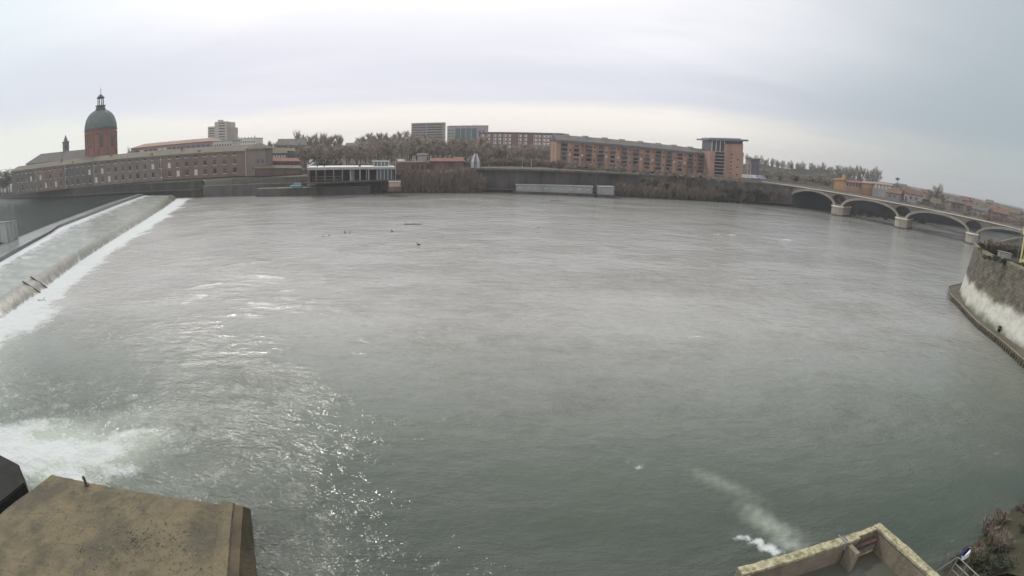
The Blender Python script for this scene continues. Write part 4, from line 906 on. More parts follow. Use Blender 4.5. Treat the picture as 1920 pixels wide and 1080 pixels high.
row(lea, 5, 1420, 1565, (322, 334), 372, 'low dark evergreen tree on the wooded slope behind the bridge end', 'evergreens on the slope behind the bridge', zb=11, wide=1.5)
row(rnd_, 13, 1670, 1915, (366, 404), 330, 'bare tree among the low roofs beyond the right half of the bridge', 'bare trees beyond the right half of the bridge', zb=10.5, wide=1.5)
row(rnd_, 26, 1675, 1920, (369, 407), 300, 'brown scrubby tree growing right behind the bridge parapet, between the low roofs', 'scrubby trees behind the bridge parapet', zb=10.5, wide=1.7, rj=12)
row(lea, 9, 1690, 1900, (368, 402), 350, 'dark evergreen among the low roofs beyond the right half of the bridge', 'evergreens beyond the right half of the bridge', zb=10.5, wide=1.4)
q = AT(1760, 344, 330); plant(farp, q.x, q.y, 11, q.z - 11, 'single big round hazy tree rising above the roofs beyond the bridge', 'single trees', wide=1.5); plant(rnd_, q.x + 2, q.y + 3, 11, q.z - 13, 'brown lower tree crowding the single big round hazy tree', 'single trees', wide=1.9)
row(lea, 4, -6, 18, (312, 320), 505, 'dark tree at the left edge of the view beyond the hospital', 'dark trees at the left edge', zb=9, wide=1.5)
row(lea, 3, 590, 640, (292, 296), 268, 'dark evergreen behind the left half of the pavilion roof', 'evergreens behind the pavilion', zb=8.8, rj=4, wide=1.3)
row(upr, 4, 240, 262, (279, 281), 460, 'tiny bare tree between the green dome and the pink school', 'bare trees right of the dome', zb=9)
def bankrow(protos, n, x0, x1, yb, hpx, label, group, out=1.5, wide=1.0):
    for i in range(n):
        px = x0 + (x1 - x0) * (i + random.random()) / n; f = (px - x0) / (x1 - x0); g = G(px, yb[0] + (yb[1] - yb[0]) * f, .2)
        h = random.uniform(*hpx); plant(protos, g.x, g.y + random.uniform(-.5, 1.0), 0.0, h, label, group, ref=4.2, wide=wide)
bankrow(shr, 34, 752, 905, (361, 360), (9, 15), 'tall dry brown shrub growing at the water below the middle quay', 'brown shrubs at the middle waterline', wide=.75)
bankrow(shr, 40, 1150, 1420, (367, 381), (4, 9.5), 'brown shrub at the waterline between the barges and the bridge', 'brown shrubs left of the bridge', wide=.9)
bankrow(shl, 16, 1200, 1455, (369, 384), (3, 6), 'dark green shrub at the waterline between the barges and the bridge', 'green shrubs left of the bridge')
bankrow(shl, 10, 640, 750, (362, 361), (1.2, 2.4), 'low green shrub at the foot of the pavilion terrace', 'green shrubs below the pavilion')
bankrow(shl, 8, 480, 560, (365, 364), (1.5, 3), 'low green shrub on the quay edge left of the blue boat', 'green shrubs left of the blue boat')
bankrow(shl, 7, 1660, 1740, (412, 420), (3, 6), 'dark shrub on the far bank seen through the middle bridge arches', 'shrubs seen through the arches')
bankrow(shl, 6, 1590, 1650, (403, 408), (3, 6), 'dark shrub on the far bank seen through the left bridge arches', 'shrubs seen through the left arches')
def undergrowth(n, x0, x1, y, Rr, label, group, hh=(2.5, 5), zb=None, protos=None):
    for i in range(n):
        px = x0 + (x1 - x0) * (i + random.random()) / n; q = AT(px, y, Rr + random.uniform(-8, 8)); plant(protos or (shr if i % 4 else shl), q.x, q.y, zg(q.x) - .2 if zb is None else zb, random.uniform(*hh), label, group, ref=4.2, wide=1.5)
undergrowth(26, 870, 1050, 305, 283, 'brown undergrowth bush behind the walkway, left of the brick apartments', 'undergrowth left of the brick apartments', (3, 6))
undergrowth(20, 560, 745, 310, 285, 'brown undergrowth bush in the wood behind the pavilion', 'undergrowth behind the pavilion', (3, 6))
undergrowth(16, 745, 880, 300, 292, 'brown undergrowth bush behind the low red roofs', 'undergrowth behind the red roofs', (3, 6))
undergrowth(26, 1045, 1330, 325, 270, 'low bush along the quay edge before the brick apartments', 'bushes before the brick apartments', (1, 2.6))
for i in range(46):
    x = random.uniform(62, 146); y = cut(x, x + 1)[0][1] - 1.2; plant(shr if i % 3 else shl, x, y, random.uniform(2.0, 6.0), random.uniform(3, 6), 'brown creeper clump hanging on the dark quay wall below the brick apartments', 'creepers on the quay wall', ref=4.2, wide=1.1)
for px, lab in ((979, 'left'), (996, 'right')):
    q = AT(px, 316, 262); t = thing('lamp_post', f'thin pale lamp post on the walkway before the bare trees, {lab} of the two', 'lamp post', (q.x, q.y, zg(q.x))); zt = AT(px, 300, 262).z
    mb = MB(); mb.tube((q.x, q.y, zg(q.x)), (q.x, q.y, zt), .13, .08); mb.build('pole', white_frame, t); mb = MB(); mb.box(q.x - .4, q.x + .4, q.y - .9, q.y + .2, zt, zt + .18); mb.build('lamp_head', steel, t)
# wooded slope behind the bridge end
mb = MB(); tops = [(1385, 308, 470), (1430, 310, 465), (1480, 316, 460), (1530, 323, 455), (1580, 331, 450), (1640, 342, 450), (1700, 352, 450)]
f_ = [AT(px, 340, 365) for px, y, r__ in tops]; t_ = [AT(px, y, r__) for px, y, r__ in tops]; b_ = [AT(px, y, 640) for px, y, r__ in tops]
f_ = resample([(p.x, p.y, 11.2) for p in f_], 50); t_ = resample(t_, 50); b_ = resample([(p.x, p.y, 11.2) for p in b_], 50)
rows = [[a.lerp(b, t) for a, b in zip(f_, t_)] for t in (0, .2, .4, .6, .8, 1)] + [[a.lerp(b, t) for a, b in zip(t_, b_)] for t in (.3, 1)]
for j, r__ in enumerate(rows):
    for p in r__: p.z += noise.noise(p * .06) * (2.0 if 0 < j < 7 else 0)
for a, b in zip(rows, rows[1:]): mb.strip(a, b)
struct(mb.build('hills', hill_m))
# low roofs beyond the bridge
cols_ = [mat('dull_cream', (.33, .30, .26)), pale_concrete, mat('dull_pink', (.27, .21, .185)), mat('dull_grey', (.22, .21, .205)), brick, hosp_wall]; cn = ['cream', 'pale', 'pinkish', 'grey', 'brick', 'brown']; rn = ['red', 'brown', 'grey']
spots = []
for i in range(30):
    px = 1676 + i * 8.1; Rr = [300, 390, 470, 350, 430][i % 5] + random.uniform(-15, 15); y = 352 + (px - 1676) * .165
    q = AT(px, y, Rr); k = (i * 5 + i // 6) % 6; w = random.uniform(5, 10); rm = (mat('dull_red_roof', (.19, .12, .095)), hosp_roof, slate)[(i + i // 3) % 3]
    d = Vector((q.y, -q.x, 0)).normalized(); a = random.uniform(-.35, .35); d = Vector((d.x * math.cos(a) - d.y * math.sin(a), d.x * math.sin(a) + d.y * math.cos(a), 0))
    zt = 14.0 + random.uniform(0, 3.2) + (Rr - 300) * .010
    F = Face(q - d * w / 2, q + d * w / 2, (10.5, 10.5), (zt, zt), 9)
    where = 'above the third arch' if px < 1740 else ('right of the big hazy tree' if px < 1800 else ('above the last visible arch' if px < 1860 else 'near the right edge of the view'))
    t = thing('house', f'{["near", "distant", "farthest", "mid distance", "far"][i % 5]} {cn[k]} house under {rn[(i + i // 3) % 3]} roof {where} of the bridge' if 'arch' in where else f'{["near", "distant", "farthest", "mid distance", "far"][i % 5]} low {cn[k]} house under a {rn[(i + i // 3) % 3]} roof {where}', 'house', F.base(), 'low houses beyond the bridge')
    wall(F, 'wall', cols_[k], t); r_ = gable_roof(F, 'roof', rm, t, random.uniform(1.8, 2.8), .4, hip=random.choice((0, 0, .2)))
    windows(F, t, [.25, .6], [.72], .1, .22, glass_grey)
    if i % 3 == 0: chimney(F, r_, .3, -3, .8, 2.6, brick)
house('pale cream gabled house just above the bridge parapet near the right', 1855, 1872, 397, 420, 345, 9, cream, pink_roof, 2.2, 1, (.6,), glass_grey, zb=11, tr=399)

# ------------------------------------------------------------------ right bank: terrace with its retaining wall
TOP = [(170, 118), (150, 108), (113, 88), (100.2, 83.6), (94, 77), (89, 69.5), (85.8, 59), (82, 46), (78, 28), (75, 5), (74, -30)]
FT = [(168, 123), (148, 111), (112, 91), (97.8, 84.2), (91.5, 77.5), (86.8, 71.5), (81.4, 61.1), (77.6, 48.8), (73.5, 30), (70.5, 5), (69, -30)]
mb = MB(); mb.poly([(*p, 11.3) for p in TOP] + [(900, -300, 11.3), (900, 330, 11.3), (300, 158, 11.3), (228, 136, 11.3)]); struct(mb.build('terrace_ground', grass_m))
def retmat():
    global nt
    m = bpy.data.materials.new('stained_wall'); m.use_nodes = True; nt = m.node_tree; b = nt.nodes['Principled BSDF']
    g = N('ShaderNodeNewGeometry'); s_ = N('ShaderNodeSeparateXYZ'); L(g.outputs['Position'], s_.inputs[0])
    mp_ = N('ShaderNodeMapping'); mp_.inputs['Scale'].default_value = (1, 1, .9); L(g.outputs['Position'], mp_.inputs[0])
    n_ = N('ShaderNodeTexNoise'); n_.inputs['Scale'].default_value = .22; n_.inputs['Detail'].default_value = 5; n_.inputs['Roughness'].default_value = .68; L(mp_.outputs[0], n_.inputs[0])
    n2 = N('ShaderNodeTexNoise'); n2.inputs['Scale'].default_value = .8; n2.inputs['Detail'].default_value = 8; n2.inputs['Roughness'].default_value = .7; L(g.outputs['Position'], n2.inputs[0])
    h = M('ADD', s_.outputs[2], M('MULTIPLY', M('SUBTRACT', n_.outputs[0], .5), 3.6))
    top = MIX(SM(n2.outputs[0], .35, .65), (.075, .068, .052), (.17, .15, .115)); top = MIX(SM(n_.outputs[0], .5, .65), top, (.13, .125, .075))
    wv = N('ShaderNodeTexBrick'); cbx = N('ShaderNodeCombineXYZ'); L(M('ADD', s_.outputs[1], M('MULTIPLY', s_.outputs[0], .4)), cbx.inputs[0]); L(s_.outputs[2], cbx.inputs[1]); L(cbx.outputs[0], wv.inputs['Vector']); wv.inputs['Scale'].default_value = 1.0; wv.inputs['Brick Width'].default_value = 1.3; wv.inputs['Row Height'].default_value = .55; wv.inputs['Mortar Size'].default_value = .035
    wv.inputs['Color1'].default_value = (1, 1, 1, 1); wv.inputs['Color2'].default_value = (.72, .72, .70, 1); wv.inputs['Mortar'].default_value = (.5, .5, .48, 1)
    c = MIX(SM(h, 4.2, 5.6), MIX(SM(n2.outputs[0], .3, .6), (.40, .39, .33), (.54, .53, .475)), MIX(1.0, top, wv.outputs[0], 'MULTIPLY')); c = MIX(SM(h, .2, 2.4), (.10, .10, .06), c)
    L(c, b.inputs['Base Color']); b.inputs['Roughness'].default_value = .9
    bn = N('ShaderNodeBump'); bn.inputs['Strength'].default_value = .6; bn.inputs['Distance'].default_value = .15; L(n2.outputs[0], bn.inputs['Height']); L(bn.outputs[0], b.inputs['Normal']); return m
rw = thing('retaining_wall', 'curved terrace wall at right, stained stone above and bare white below', 'retaining wall', (90, 70, 1))
A, B = resample([(*p, -.5) for p in FT], 90), resample([(*p, 11.6) for p in TOP], 90)
mb = MB(); rws = [[a.lerp(b, t) for a, b in zip(A, B)] for t in [i / 14 for i in range(15)]]
for j, r__ in enumerate(rws):
    for p in r__: nz = noise.noise(p * .35) * .22; p.x -= nz; p.y -= nz
for a, b in zip(rws, rws[1:]): mb.strip(a, b)
mb.build('wall', retmat(), rw, True)
along([(p[0] + .5, p[1] - .1) for p in TOP][::-1], 11.31, 12.0, .55).build('coping', mat('terrace_coping', (.26, .24, .18), (.16, .15, .10), .6, bump=.7, bscale=3), rw)
LO = [(150, 118), (118, 96), (97, 87), (90.5, 79.5), (88.4, 75.5), (84.5, 69.5), (80.1, 62.3), (76.4, 53), (72.8, 45.2), (68.6, 28), (65.5, 5), (64, -30)]
lg = thing('footpath_ledge', 'narrow ledge path on timber piles along the foot of the curved wall', 'path ledge', (80, 60, 0))
A, B = resample([(*p, 1.0) for p in LO], 90), resample([(*p, 1.05) for p in FT], 90); mb = MB(); mb.strip(A, B); mb.strip([p - Vector((0, 0, .45)) for p in A], A); mb.build('path', mat('ledge_path', (.14, .12, .085), (.09, .08, .05), .5, bump=.6, bscale=4), lg)
mb = MB()
for a, b in zip(A, A[1:]): mb.tube(a + Vector((0, 0, .05)), b + Vector((0, 0, .05)), .12, .12, 5)
mb.build('edge_beam', quay_top, lg)
A = resample([(*p, 1.0) for p in LO[3:10]], 62)
for p in A: mb = MB(); r__ = random.uniform(.2, .3); mb.tube((p.x - .15, p.y - .1, -1.2), (p.x - .12 + random.uniform(-.06, .06), p.y - .08, random.uniform(.55, .85)), r__, r__ * .9, 6); mb.build('pile', wood_dark, lg)
g = G(1873, 621, 1.05); t = thing('drain_barrel', 'small dark barrel standing on the ledge against the white wall', 'barrel', g); mb = MB(); mb.lathe([(.25, 1.0), (.34, 1.2), (.36, 1.6), (.3, 1.95), (.1, 2.0)], (g.x, g.y, 0), 12); mb.build('body', black, t); mb = MB(); mb.lathe([(.37, 1.55), (.38, 1.6), (.37, 1.65)], (g.x, g.y, 0), 12); mb.build('hoop', steel, t)
# terrace furniture: hedge, hut, pavilion, tall pole
for i in range(10):
    px = 1842 + i * 8.5; g = G(px, 474 + i * .8, 11.3); plant(shr if i % 3 else shl, g.x, g.y, 11.3, random.uniform(2.2, 3.4), 'reddish brown bush in the hedge on top of the curved terrace wall', 'hedge bushes on the terrace', ref=4.2, wide=1.5)
for i in range(9):
    px = 1846 + i * 9; g = G(px, 486 + i * 2.0, 11.3); plant(shl, g.x, g.y, 11.3, random.uniform(.9, 1.5), 'low green plant just behind the terrace wall coping', 'low plants behind the coping', ref=4.2, wide=1.3)
g = G(1884, 492, 11.3); F = Face(g - Vector((1.1, -.7, 0)), g + Vector((1.1, -.7, 0)), (11.3, 11.3), (13.0, 13.0), 1.6); t = thing('utility_cabinet', 'small grey cabinet standing in front of the terrace hedge', 'cabinet', F.base()); wall(F, 'body', steel, t); bx(F, 'door', pale_concrete, t, .08, .92, .08, .92, .0, .05); bx(F, 'roof', quay_top, t, -.05, 1.05, 1.0, 1.06, -1.7, .1)
g = G(1895, 498, 11.3); mb = MB(); mb.box(g.x - .3, g.x + .3, g.y - .25, g.y + .25, 11.3, 12.0); t = thing('white_planter', 'white planter beside the grey cabinet on the terrace', 'planter', g); mb.build('pot', white_paint, t); mb = MB(); mb.box(g.x - .25, g.x + .25, g.y - .2, g.y + .2, 12.0, 12.06); mb.build('soil', bark, t)
A_, B_ = AT(1913, 478, 112), AT(1950, 486, 108); zt = AT(1915, 424, 112).z
F = Face(A_, B_, (11.3, 11.3), (zt, zt), 5); t = thing('yellow_pavilion', 'pale yellow open pavilion with posts cut by the right edge on the terrace', 'pavilion', F.base())
bx(F, 'base', yellow_paint, t, 0, 1, 0, .16, -5, 0); bx(F, 'beam', yellow_paint, t, -.03, 1.03, .80, 1.0, -5.1, .15); bx(F, 'back_panel', dark_int, t, .02, .98, .161, .799, -4.9, -4.7)
for u in (.03, .2, .37, .54, .71, .9): bx(F, 'post', yellow_paint, t, u - .03, u + .03, .161, .799, -.35, -.1)
bx(F, 'roof', red_paint, t, .0, 1, 1.001, 1.30, -4.9, -.2); bx(F, 'ridge', purple_grey, t, .15, .9, 1.302, 1.6, -4, -1)
q = AT(1917, 424, 121); mb = MB(); t = thing('tall_pole', 'tall thin pole with a blue lamp cut by the right edge of the view', 'pole', (q.x, q.y, 11.3)); zt = AT(1917, 316, 121).z; mb.tube((q.x, q.y, 11.3), (q.x, q.y, zt), .09, .06); mb.build('pole', steel, t)
z2 = AT(1917, 331, 121).z; mb = MB(); mb.lathe([(.12, z2 - .6), (.3, z2 - .5), (.36, z2 + .3), (.2, z2 + .6)], (q.x, q.y, 0), 10); mb.build('lamp', blue_paint, t); mb = MB(); mb.box(q.x - .5, q.x + .5, q.y - .04, q.y + .04, zt - .25, zt - .1); mb.build('bracket', black, t)

# ------------------------------------------------------------------ foreground: concrete pier, dark pier, lock walls
bk = thing('concrete_pier', 'big mossy concrete pier head with pitted flat top in the bottom left corner', 'pier', (-17, 12, 0))
ZB = 1.7
def xy(px, py, z): g = G(px, py, z); return Vector((g.x, g.y))
def far_end(a, b, y): t = (y - a.y) / (b.y - a.y); return a.lerp(b, t)
_l = [xy(97, 888, ZB), xy(0, 960, ZB)]; _r = [xy(455, 947, ZB), xy(447, 1076, ZB)]; _f = [xy(472, 947, -.2), xy(492, 1076, -.2)]
Lp = [tuple(_l[0]), tuple(_l[1]), tuple(far_end(_l[0], _l[1], 4))]; Rp = [tuple(_r[0]), tuple(_r[1]), tuple(far_end(_r[0], _r[1], 3.5))]; Fp = [tuple(_f[0]), tuple(_f[1]), tuple(far_end(_f[0], _f[1], 3.3))]
NU, NV = 90, 90; Lr, Rr_ = resample([(*p, ZB) for p in Lp], NV), resample([(*p, ZB) for p in Rp], NV)
inset = 1.55
rows = []
for j in range(NV):
    r__ = []; a, b = Lr[j], Rr_[j]; d = (b - a); ln = d.length
    for i in range(NU):
        t = i / (NU - 1); p = a + d * t * (1 - inset / ln)
        z = noise.noise(p * .5) * .07 + noise.noise(p * 1.7) * .045 + noise.noise(p * 5) * .03
        if 0 < i and abs(noise.noise(p * 3.1 + Vector((5, 2, 1)))) < .05 and noise.noise(p * .35) > 0: z -= .07
        e = min(i, j * 1.4) / 4.0
        r__.append(Vector((p.x, p.y, ZB + z - (.10 * max(0, 1 - e)))))
    rows.append(r__)
mb = MB()
for a, b in zip(rows, rows[1:]): mb.strip(a, b)
mb.build('top_slab', concrete_old, bk, True)
mb = MB(); bt = [Vector((p.x - .1, p.y + .25, -1.5)) for p in rows[0]] ; mb.strip(rows[0], bt); lf = [r__[0] for r__ in rows]; mb.strip([Vector((p.x - .1, p.y, -1.5)) for p in lf], lf)
mb.build('side_face', concrete_side, bk)
def off(k, z): # line parallel to the right edge, k metres inside
    out = []
    for j in range(NV): a, b = Lr[j], Rr_[j]; d = (b - a).normalized(); p = b - d * k; out.append(Vector((p.x, p.y, z + noise.noise(p * 1.3) * .05)))
    return out
l0, l1, l2, l3, l4 = off(1.56, ZB - .1), off(1.5, ZB + .14), off(.62, ZB + .16), off(.55, ZB - .02), off(.0, ZB - .12)
mb = MB(); mb.strip(l0, l1); mb.strip(l1, l2); mb.strip(l2, l3); mb.v += [l0[0] - Vector((0, 0, 2.6)), l0[0], l1[0], l2[0], l3[0], l3[0] - Vector((0, 0, 2.6))]; k = len(mb.v); mb.f.append([k - 6, k - 5, k - 4, k - 3, k - 2, k - 1]); mb.build('raised_kerb', concrete_old, bk)
l5 = [Vector((p.x, p.y, -.6)) for p in resample([(*p, 0) for p in Fp], NV)]; mb = MB(); mb.strip(l3, l4); mb.strip(l4, l5); mb.v += [l3[0], l4[0], l5[0], Vector((l3[0].x, l3[0].y, -1.5))]; k = len(mb.v); mb.f.append([k - 4, k - 3, k - 2, k - 1]); mb.build('chamfer', concrete_side, bk)
g = G(162, 910, ZB); t = thing('mooring_post', 'short bent iron stub at the back edge of the concrete pier head', 'mooring post', (g.x, g.y, ZB - .1)); mb = MB(); mb.tube((g.x, g.y, ZB - .1), (g.x - .05, g.y + .05, ZB + .5), .11, .10, 8); mb.tube((g.x - .05, g.y + .05, ZB + .5), (g.x - .17, g.y + .1, ZB + .66), .13, .08, 8); mb.build('stub', rust, t); mb = MB(); mb.lathe([(.2, ZB - .05), (.2, ZB + .06), (.1, ZB + .08)], (g.x, g.y, 0), 10); mb.build('base_plate', rust, t)
mb = MB()
for i in range(420):
    px = random.gauss(250, 95); py = random.gauss(1010, 38)
    if not (30 < px < 395 and 945 < py < 1078): continue
    g = G(px, py, ZB + .02); s_ = random.uniform(.025, .085) * (1.3 if random.random() < .1 else 1); k = len(mb.v)
    for a in range(5): t_ = a * 1.2566; mb.v.append(g + Vector((math.cos(t_) * s_ * random.uniform(.7, 1.3), math.sin(t_) * s_ * random.uniform(.7, 1.3), .0)))
    mb.v.append(g + Vector((0, 0, s_ * random.uniform(.6, 1.2)))); mb.f += [[k + a, k + (a + 1) % 5, k + 5] for a in range(5)]
tag(mb.build('gravel', mat('gravel', (.30, .27, .21), (.13, .12, .09), 9)), 'pale gravel and grit scattered over the pitted top of the concrete pier head', 'gravel', kind='stuff')
dp = thing('dark_pier', 'dark wet concrete pier with chamfered corner at the left edge behind the pier head', 'pier', (-30, 15, 0))
ps = [G(-60, 838, 1.5), G(0, 852, 1.5), G(35, 870, 1.5), G(46, 905, 1.5), G(10, 935, 1.5), G(-60, 985, 1.5)]; mb = MB(); mb.prism([(p.x, p.y) for p in ps][::-1], -1.5, 1.4); mb.build('body', concrete_dark, dp)
mb = MB(); c_ = Vector((sum(p.x for p in ps) / 6, sum(p.y for p in ps) / 6, 0)); mb.prism([(c_.x + (p.x - c_.x) * .97, c_.y + (p.y - c_.y) * .97) for p in ps][::-1], 1.402, 1.5); mb.build('cap', concrete_dark, dp)
# lock basin
ZL = 2.4
P0, P1, P2, P3, P4 = G(1383, 1064, ZL), G(1580, 1008, ZL), G(1612, 995, ZL), G(1650, 981, ZL), G(1760, 1079, ZL); Q4 = P4 + (P4 - P3).normalized() * 9
lk = thing('lock_basin', 'small concrete lock basin with mossy coping in the bottom right foreground', 'lock', (P3.x, P3.y, 0))
def wbar(a, b, th, z0, z1, side, name, m, c0=None):
    d = (b - a).normalized(); n_ = Vector((-d.y, d.x, 0)) * side; mb = MB(); q = [a, b, b + n_ * th, a + n_ * th]
    n = max(2, int((b - a).length / .25)); k = len(mb.v)
    for i in range(n + 1):
        p = a.lerp(b, i / n); j = noise.noise(p * 2.3) * .05 if c0 else 0
        for w, z in ((0, z0), (th, z0), (th + j, z1 + j * .6), (j, z1 - j * .5)): r__ = p + n_ * w; mb.v.append(Vector((r__.x, r__.y, z)))
    for i in range(n):
        for j in range(4): mb.f.append([k + 4 * i + j, k + 4 * i + 4 + j, k + 4 * i + 4 + (j + 1) % 4, k + 4 * i + (j + 1) % 4])
    mb.f.append([k, k + 1, k + 2, k + 3]); e = k + 4 * n; mb.f.append([e + 3, e + 2, e + 1, e]); return mb.build(name, m, lk)
wbar(P0, P2 - (P2 - P1) * .3, .55, -1.5, ZL - .14, -1, 'wall', concrete_lock); wbar(P0, P2 - (P2 - P1) * .3, .6, ZL - .138, ZL + .04, -1, 'coping', lock_cope, True)
wbar(P2 - (P2 - P1) * .28, P3, .30, -1.5, ZL - .14, -1, 'wall', concrete_lock); wbar(P2 - (P2 - P1) * .28, P3 - (P3 - P2) * .02, .36, ZL - .138, ZL - .02, -1, 'coping', lock_cope, True)
wbar(P3 + (P3 - P2).normalized() * .0, Q4, .55, -1.5, ZL - .1, -1, 'wall', concrete_lock); wbar(P3, Q4, .62, ZL - .098, ZL + .06, -1, 'coping', lock_cope, True)
Pq = P0 + Vector((.3, -6, 0)); wbar(Pq, P0, .5, -1.5, ZL - .05, -1, 'wall', concrete_lock)
d = (P3 - P2).normalized(); n_ = Vector((d.y, -d.x, 0)); n_ = n_ if n_.y < 0 else -n_
for k, (z, c_) in enumerate(((1.75, rust), (1.35, steel), (1.0, lock_cope), (.6, rust))):
    a, b = P1 + (P2 - P1) * .15 + n_ * (.72 if k < 3 else .75), P3 - d * .75 + n_ * (.72 if k < 3 else .75); mb = MB(); a = Vector((a.x, a.y, z)); b = Vector((b.x, b.y, z)); w = n_ * .12
    mb.hexa([a + w, b + w, b - w, a - w, a + w + Vector((0, 0, .2)), b + w + Vector((0, 0, .2)), b - w + Vector((0, 0, .2)), a - w + Vector((0, 0, .2))]); mb.build('gate_beam', c_, lk)
a = P1 + n_ * .60; mb = MB(); mb.hexa([Vector((a.x + x * d.x + y * n_.x, a.y + x * d.y + y * n_.y, z)) for z in (-1, ZL - .1) for x, y in ((0, .9), (.32, .9), (.32, 0), (0, 0))]); mb.build('gate_post', concrete_lock, lk)
mb = MB(); a, b = G(1572, 1003, 3.0), G(1588, 1018, 2.8); mb.tube(a, b, .06, .06, 6); a2, b2 = G(1580, 1004, 3.0), G(1590, 1014, 2.8); mb.tube(a2, b2, .05, .05, 6); mb.tube(b, (b.x, b.y, ZL - .1), .05, .05, 6); mb.build('rail', steel, lk)
mb = MB(); a, b = G(1582, 1039, 1.6), G(1597, 1054, .9); mb.tube(a, b, .06, .06, 6); mb.tube(a, (a.x, a.y, ZL - .1), .05, .05, 6); mb.build('ladder_rail', steel, lk)
mb = MB(); mb.lathe([(.06, -.2), (.16, 0), (.16, .18), (.05, .28)], G(1595, 1059, .0), 10); tag(mb.build('float', black), 'small dark float on the still water in the lock basin', 'float')
mb = MB(); mb.poly([(p.x, p.y, .85) for p in (P0 + Vector((.3, -.5, 0)), P2 - Vector((.2, .5, 0)), P3 - Vector((-.1, .55, 0)), Q4 - Vector((.5, 0, 0)), Pq + Vector((.3, 0, 0)))]); struct(mb.build('lock_water', water_mat('lock_basin_water', (.07, .075, .06), (.10, .10, .08), False, .08, .10, .05)))
# overgrown bank corner at the bottom right
bp_ = [(1742, 1095), (1790, 1042), (1832, 1006), (1870, 970), (1900, 948), (1960, 910)]; A = [G(x, y, 0.0) for x, y in bp_]; B = [p + Vector((2.5, -3.5, 3.0)) for p in A]; C_ = [p + Vector((14, -16, 4.0)) for p in A]
A, B, C_ = resample(A, 40), resample(B, 40), resample(C_, 40); mb = MB(); rws = [[a.lerp(b, t) for a, b in zip(A, B)] for t in (0, .25, .5, .75, 1)] + [[a.lerp(b, t) for a, b in zip(B, C_)] for t in (.5, 1)]
for r__ in rws:
    for p in r__: p.z += noise.noise(p * .8) * .35 - .15
for a, b in zip(rws, rws[1:]): mb.strip(a, b)
struct(mb.build('bank_slope', grass_m))
for i in range(30):
    k_ = 2 + int(i * 1.25); p = A[k_].lerp(B[k_], random.uniform(.1, .95)); plant(shr if i % 3 else shl, p.x, p.y, p.z - .25, random.uniform(.6, 2.1), 'olive brown bush on the overgrown bank in the bottom right corner', 'bushes on the corner bank', ref=4.2, wide=1.1)
fr = thing('railing', 'bare steel railing with three rails on the bank in the bottom right corner', 'railing', G(1800, 1050, 2.5))
pa, pb = G(1797, 1045, 3.6), G(1845, 1090, 3.6)
for k in range(3):
    mb = MB(); mb.tube(pa - Vector((0, 0, .45 * k)), pb - Vector((0, 0, .45 * k)), .035, .035, 6); mb.build('rail', steel, fr)
for k in range(4): p = pa.lerp(pb, k / 3); mb = MB(); mb.tube((p.x, p.y, 1.0), p, .04, .04, 6); mb.build('post', steel, fr)
mb = MB(); a, b = G(1795, 1045, 3.0), G(1750, 1075, 1.5); mb.tube(a, b, .03, .02, 5); mb.build('stay', steel, fr)
a, b = G(1801, 1050, 2.2), G(1816, 1034, 2.2); t = thing('upturned_dinghy', 'small pale dinghy with a blue side lying beside the bank railing', 'dinghy', a.lerp(b, .5)); mb = MB(); d = (b - a); u = d.normalized(); n_ = Vector((-u.y, u.x, 0)); 
for (w0, w1, nm, m_) in ((-.28, 0, 'hull', white_paint), (0.003, .28, 'hull_side', blue_paint)):
    mb = MB(); ps = [a + n_ * w0 * .5, a + d * .6 + n_ * w0, b + n_ * w0 * .3, b + n_ * w1 * .3, a + d * .6 + n_ * w1, a + n_ * w1 * .5]; k = len(mb.v)
    mb.v += ps + [p + Vector((0, 0, .32)) - n_ * ((w0 + w1) * .25) for p in ps]; mb.f += [[0, 1, 2, 3, 4, 5][::-1], [6, 7, 8, 9, 10, 11]] + [[i, (i + 1) % 6, 6 + (i + 1) % 6, 6 + i] for i in range(6)]; mb.build(nm, m_, t)
for k, (px, py, lab) in enumerate(((1763, 1062, 'left'), (1772, 1036, 'right'))):
    a = G(px, py, .2); mb = MB(); mb.tube((a.x, a.y, -1), (a.x + .1, a.y, 1.1), .035, .03, 6); mb.tube((a.x + .1, a.y, 1.1), (a.x + .3, a.y + .05, 1.15), .03, .02, 6); tag(mb.build('stake', steel), f'thin bent steel stake in the green water, {lab} of the pair before the corner bank', 'stake')

# ------------------------------------------------------------------ birds and driftwood on the water
def bird(px, py, s_, lab, grp, m=bird_m):
    g = G(px, py, .1); mb = MB(); a = random.uniform(0, 6.3); ca, sa_ = math.cos(a), math.sin(a); t = thing('waterbird', lab, 'bird', g, grp)
    prof = [(.02, -.42), (.10, -.34), (.17, -.15), (.18, .05), (.13, .25), (.06, .36)]; k0 = len(mb.v); mb.lathe(prof, (0, 0, 0), 10)
    for v in mb.v[k0:]: x, y, z = v; v.x, v.y, v.z = z, x, y * .75 + .12
    mb.tube((.28, 0, .16), (.36, 0, .48), .065, .05, 7); mb.tube((.34, 0, .48), (.46, 0, .52), .075, .05, 7); mb.tube((.46, 0, .52), (.60, 0, .50), .025, .01, 5); mb.tube((-.36, 0, .14), (-.58, 0, .2), .07, .02, 6)
    mb.v = [Vector((g.x + s_ * (v.x * ca - v.y * sa_), g.y + s_ * (v.x * sa_ + v.y * ca), .05 + s_ * v.z)) for v in mb.v]; mb.build('body', m, t, True)
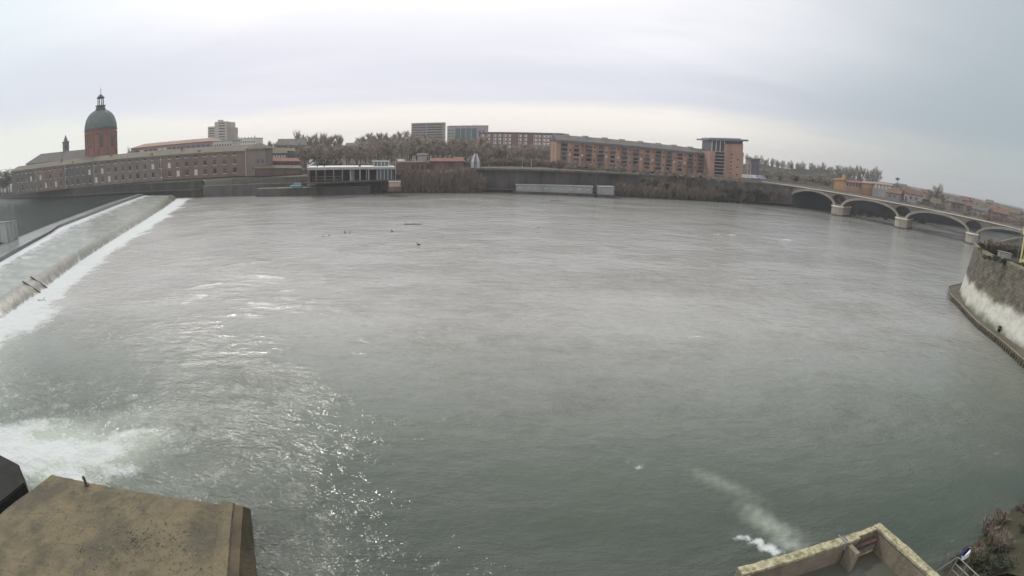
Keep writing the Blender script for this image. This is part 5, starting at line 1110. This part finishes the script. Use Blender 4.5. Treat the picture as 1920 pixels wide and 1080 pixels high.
for i, (px, py, lab) in enumerate(((647, 436, 'dark waterbird at the centre of the small flock on the far water'), (655, 437, 'dark waterbird at the right end of the small flock'), (617, 441, 'smaller dark bird swimming left of the flock'), (606, 443, 'leftmost small dark bird trailing behind the flock'), (735, 434, 'lone dark bird right of the flock on the far water'), (785, 459, 'lone upright dark bird nearest to the camera in midstream'), (1009, 427, 'single dark bird far out below the brick apartments'), (588, 371, 'dark bird on the bright water below the pavilion signboard'))):
    bird(px, py, 1.05 if i in (0, 4, 5) else .75, lab, 'waterbirds on the river')
for px, py, L_, lab in ((775, 420, 5, 'dark floating log far out in midstream'), (1045, 377, 6, 'dark floating branch near the moored barges'), (80, 563, 2.2, 'small dark branch stuck in the foam under the weir')):
    g = G(px, py, .12); mb = MB(); pr = g - Vector((L_ / 2, .2, 0)); 
    for k in range(5): nx_ = pr + Vector((L_ / 5, random.uniform(-.15, .2), random.uniform(-.03, .06))); mb.tube(pr, nx_, .16 - .02 * k, .14 - .02 * k, 7); pr = nx_
    mb.tube(g, g + Vector((.5, .3, .5)), .07, .03, 5); mb.tube(g + Vector((L_ * .2, 0, 0)), g + Vector((L_ * .35, -.4, .25)), .05, .02, 5); tag(mb.build('driftwood', wood_dark), lab, 'driftwood')
# ------------------------------------------------------------------ thin winter haze
hz = MB(); hz.box(-3400, 3400, -400, 2300, -3, 84); hm = bpy.data.materials.new('haze'); hm.use_nodes = True; nt = hm.node_tree; nt.nodes.remove(nt.nodes['Principled BSDF'])
pv = N('ShaderNodeVolumePrincipled'); pv.inputs['Color'].default_value = (.93, .93, .95, 1); pv.inputs['Density'].default_value = 0.00030; pv.inputs['Anisotropy'].default_value = .3
L(pv.outputs[0], nt.nodes['Material Output'].inputs['Volume']); tag(hz.build('haze', hm), 'thin pale winter haze over the river and the far bank', 'haze', kind='stuff')
for p in upr + rnd_ + farp + lea + shr + shl:
    if p.name not in used:
        for c_ in list(p.children): bpy.data.objects.remove(c_)
        bpy.data.objects.remove(p)
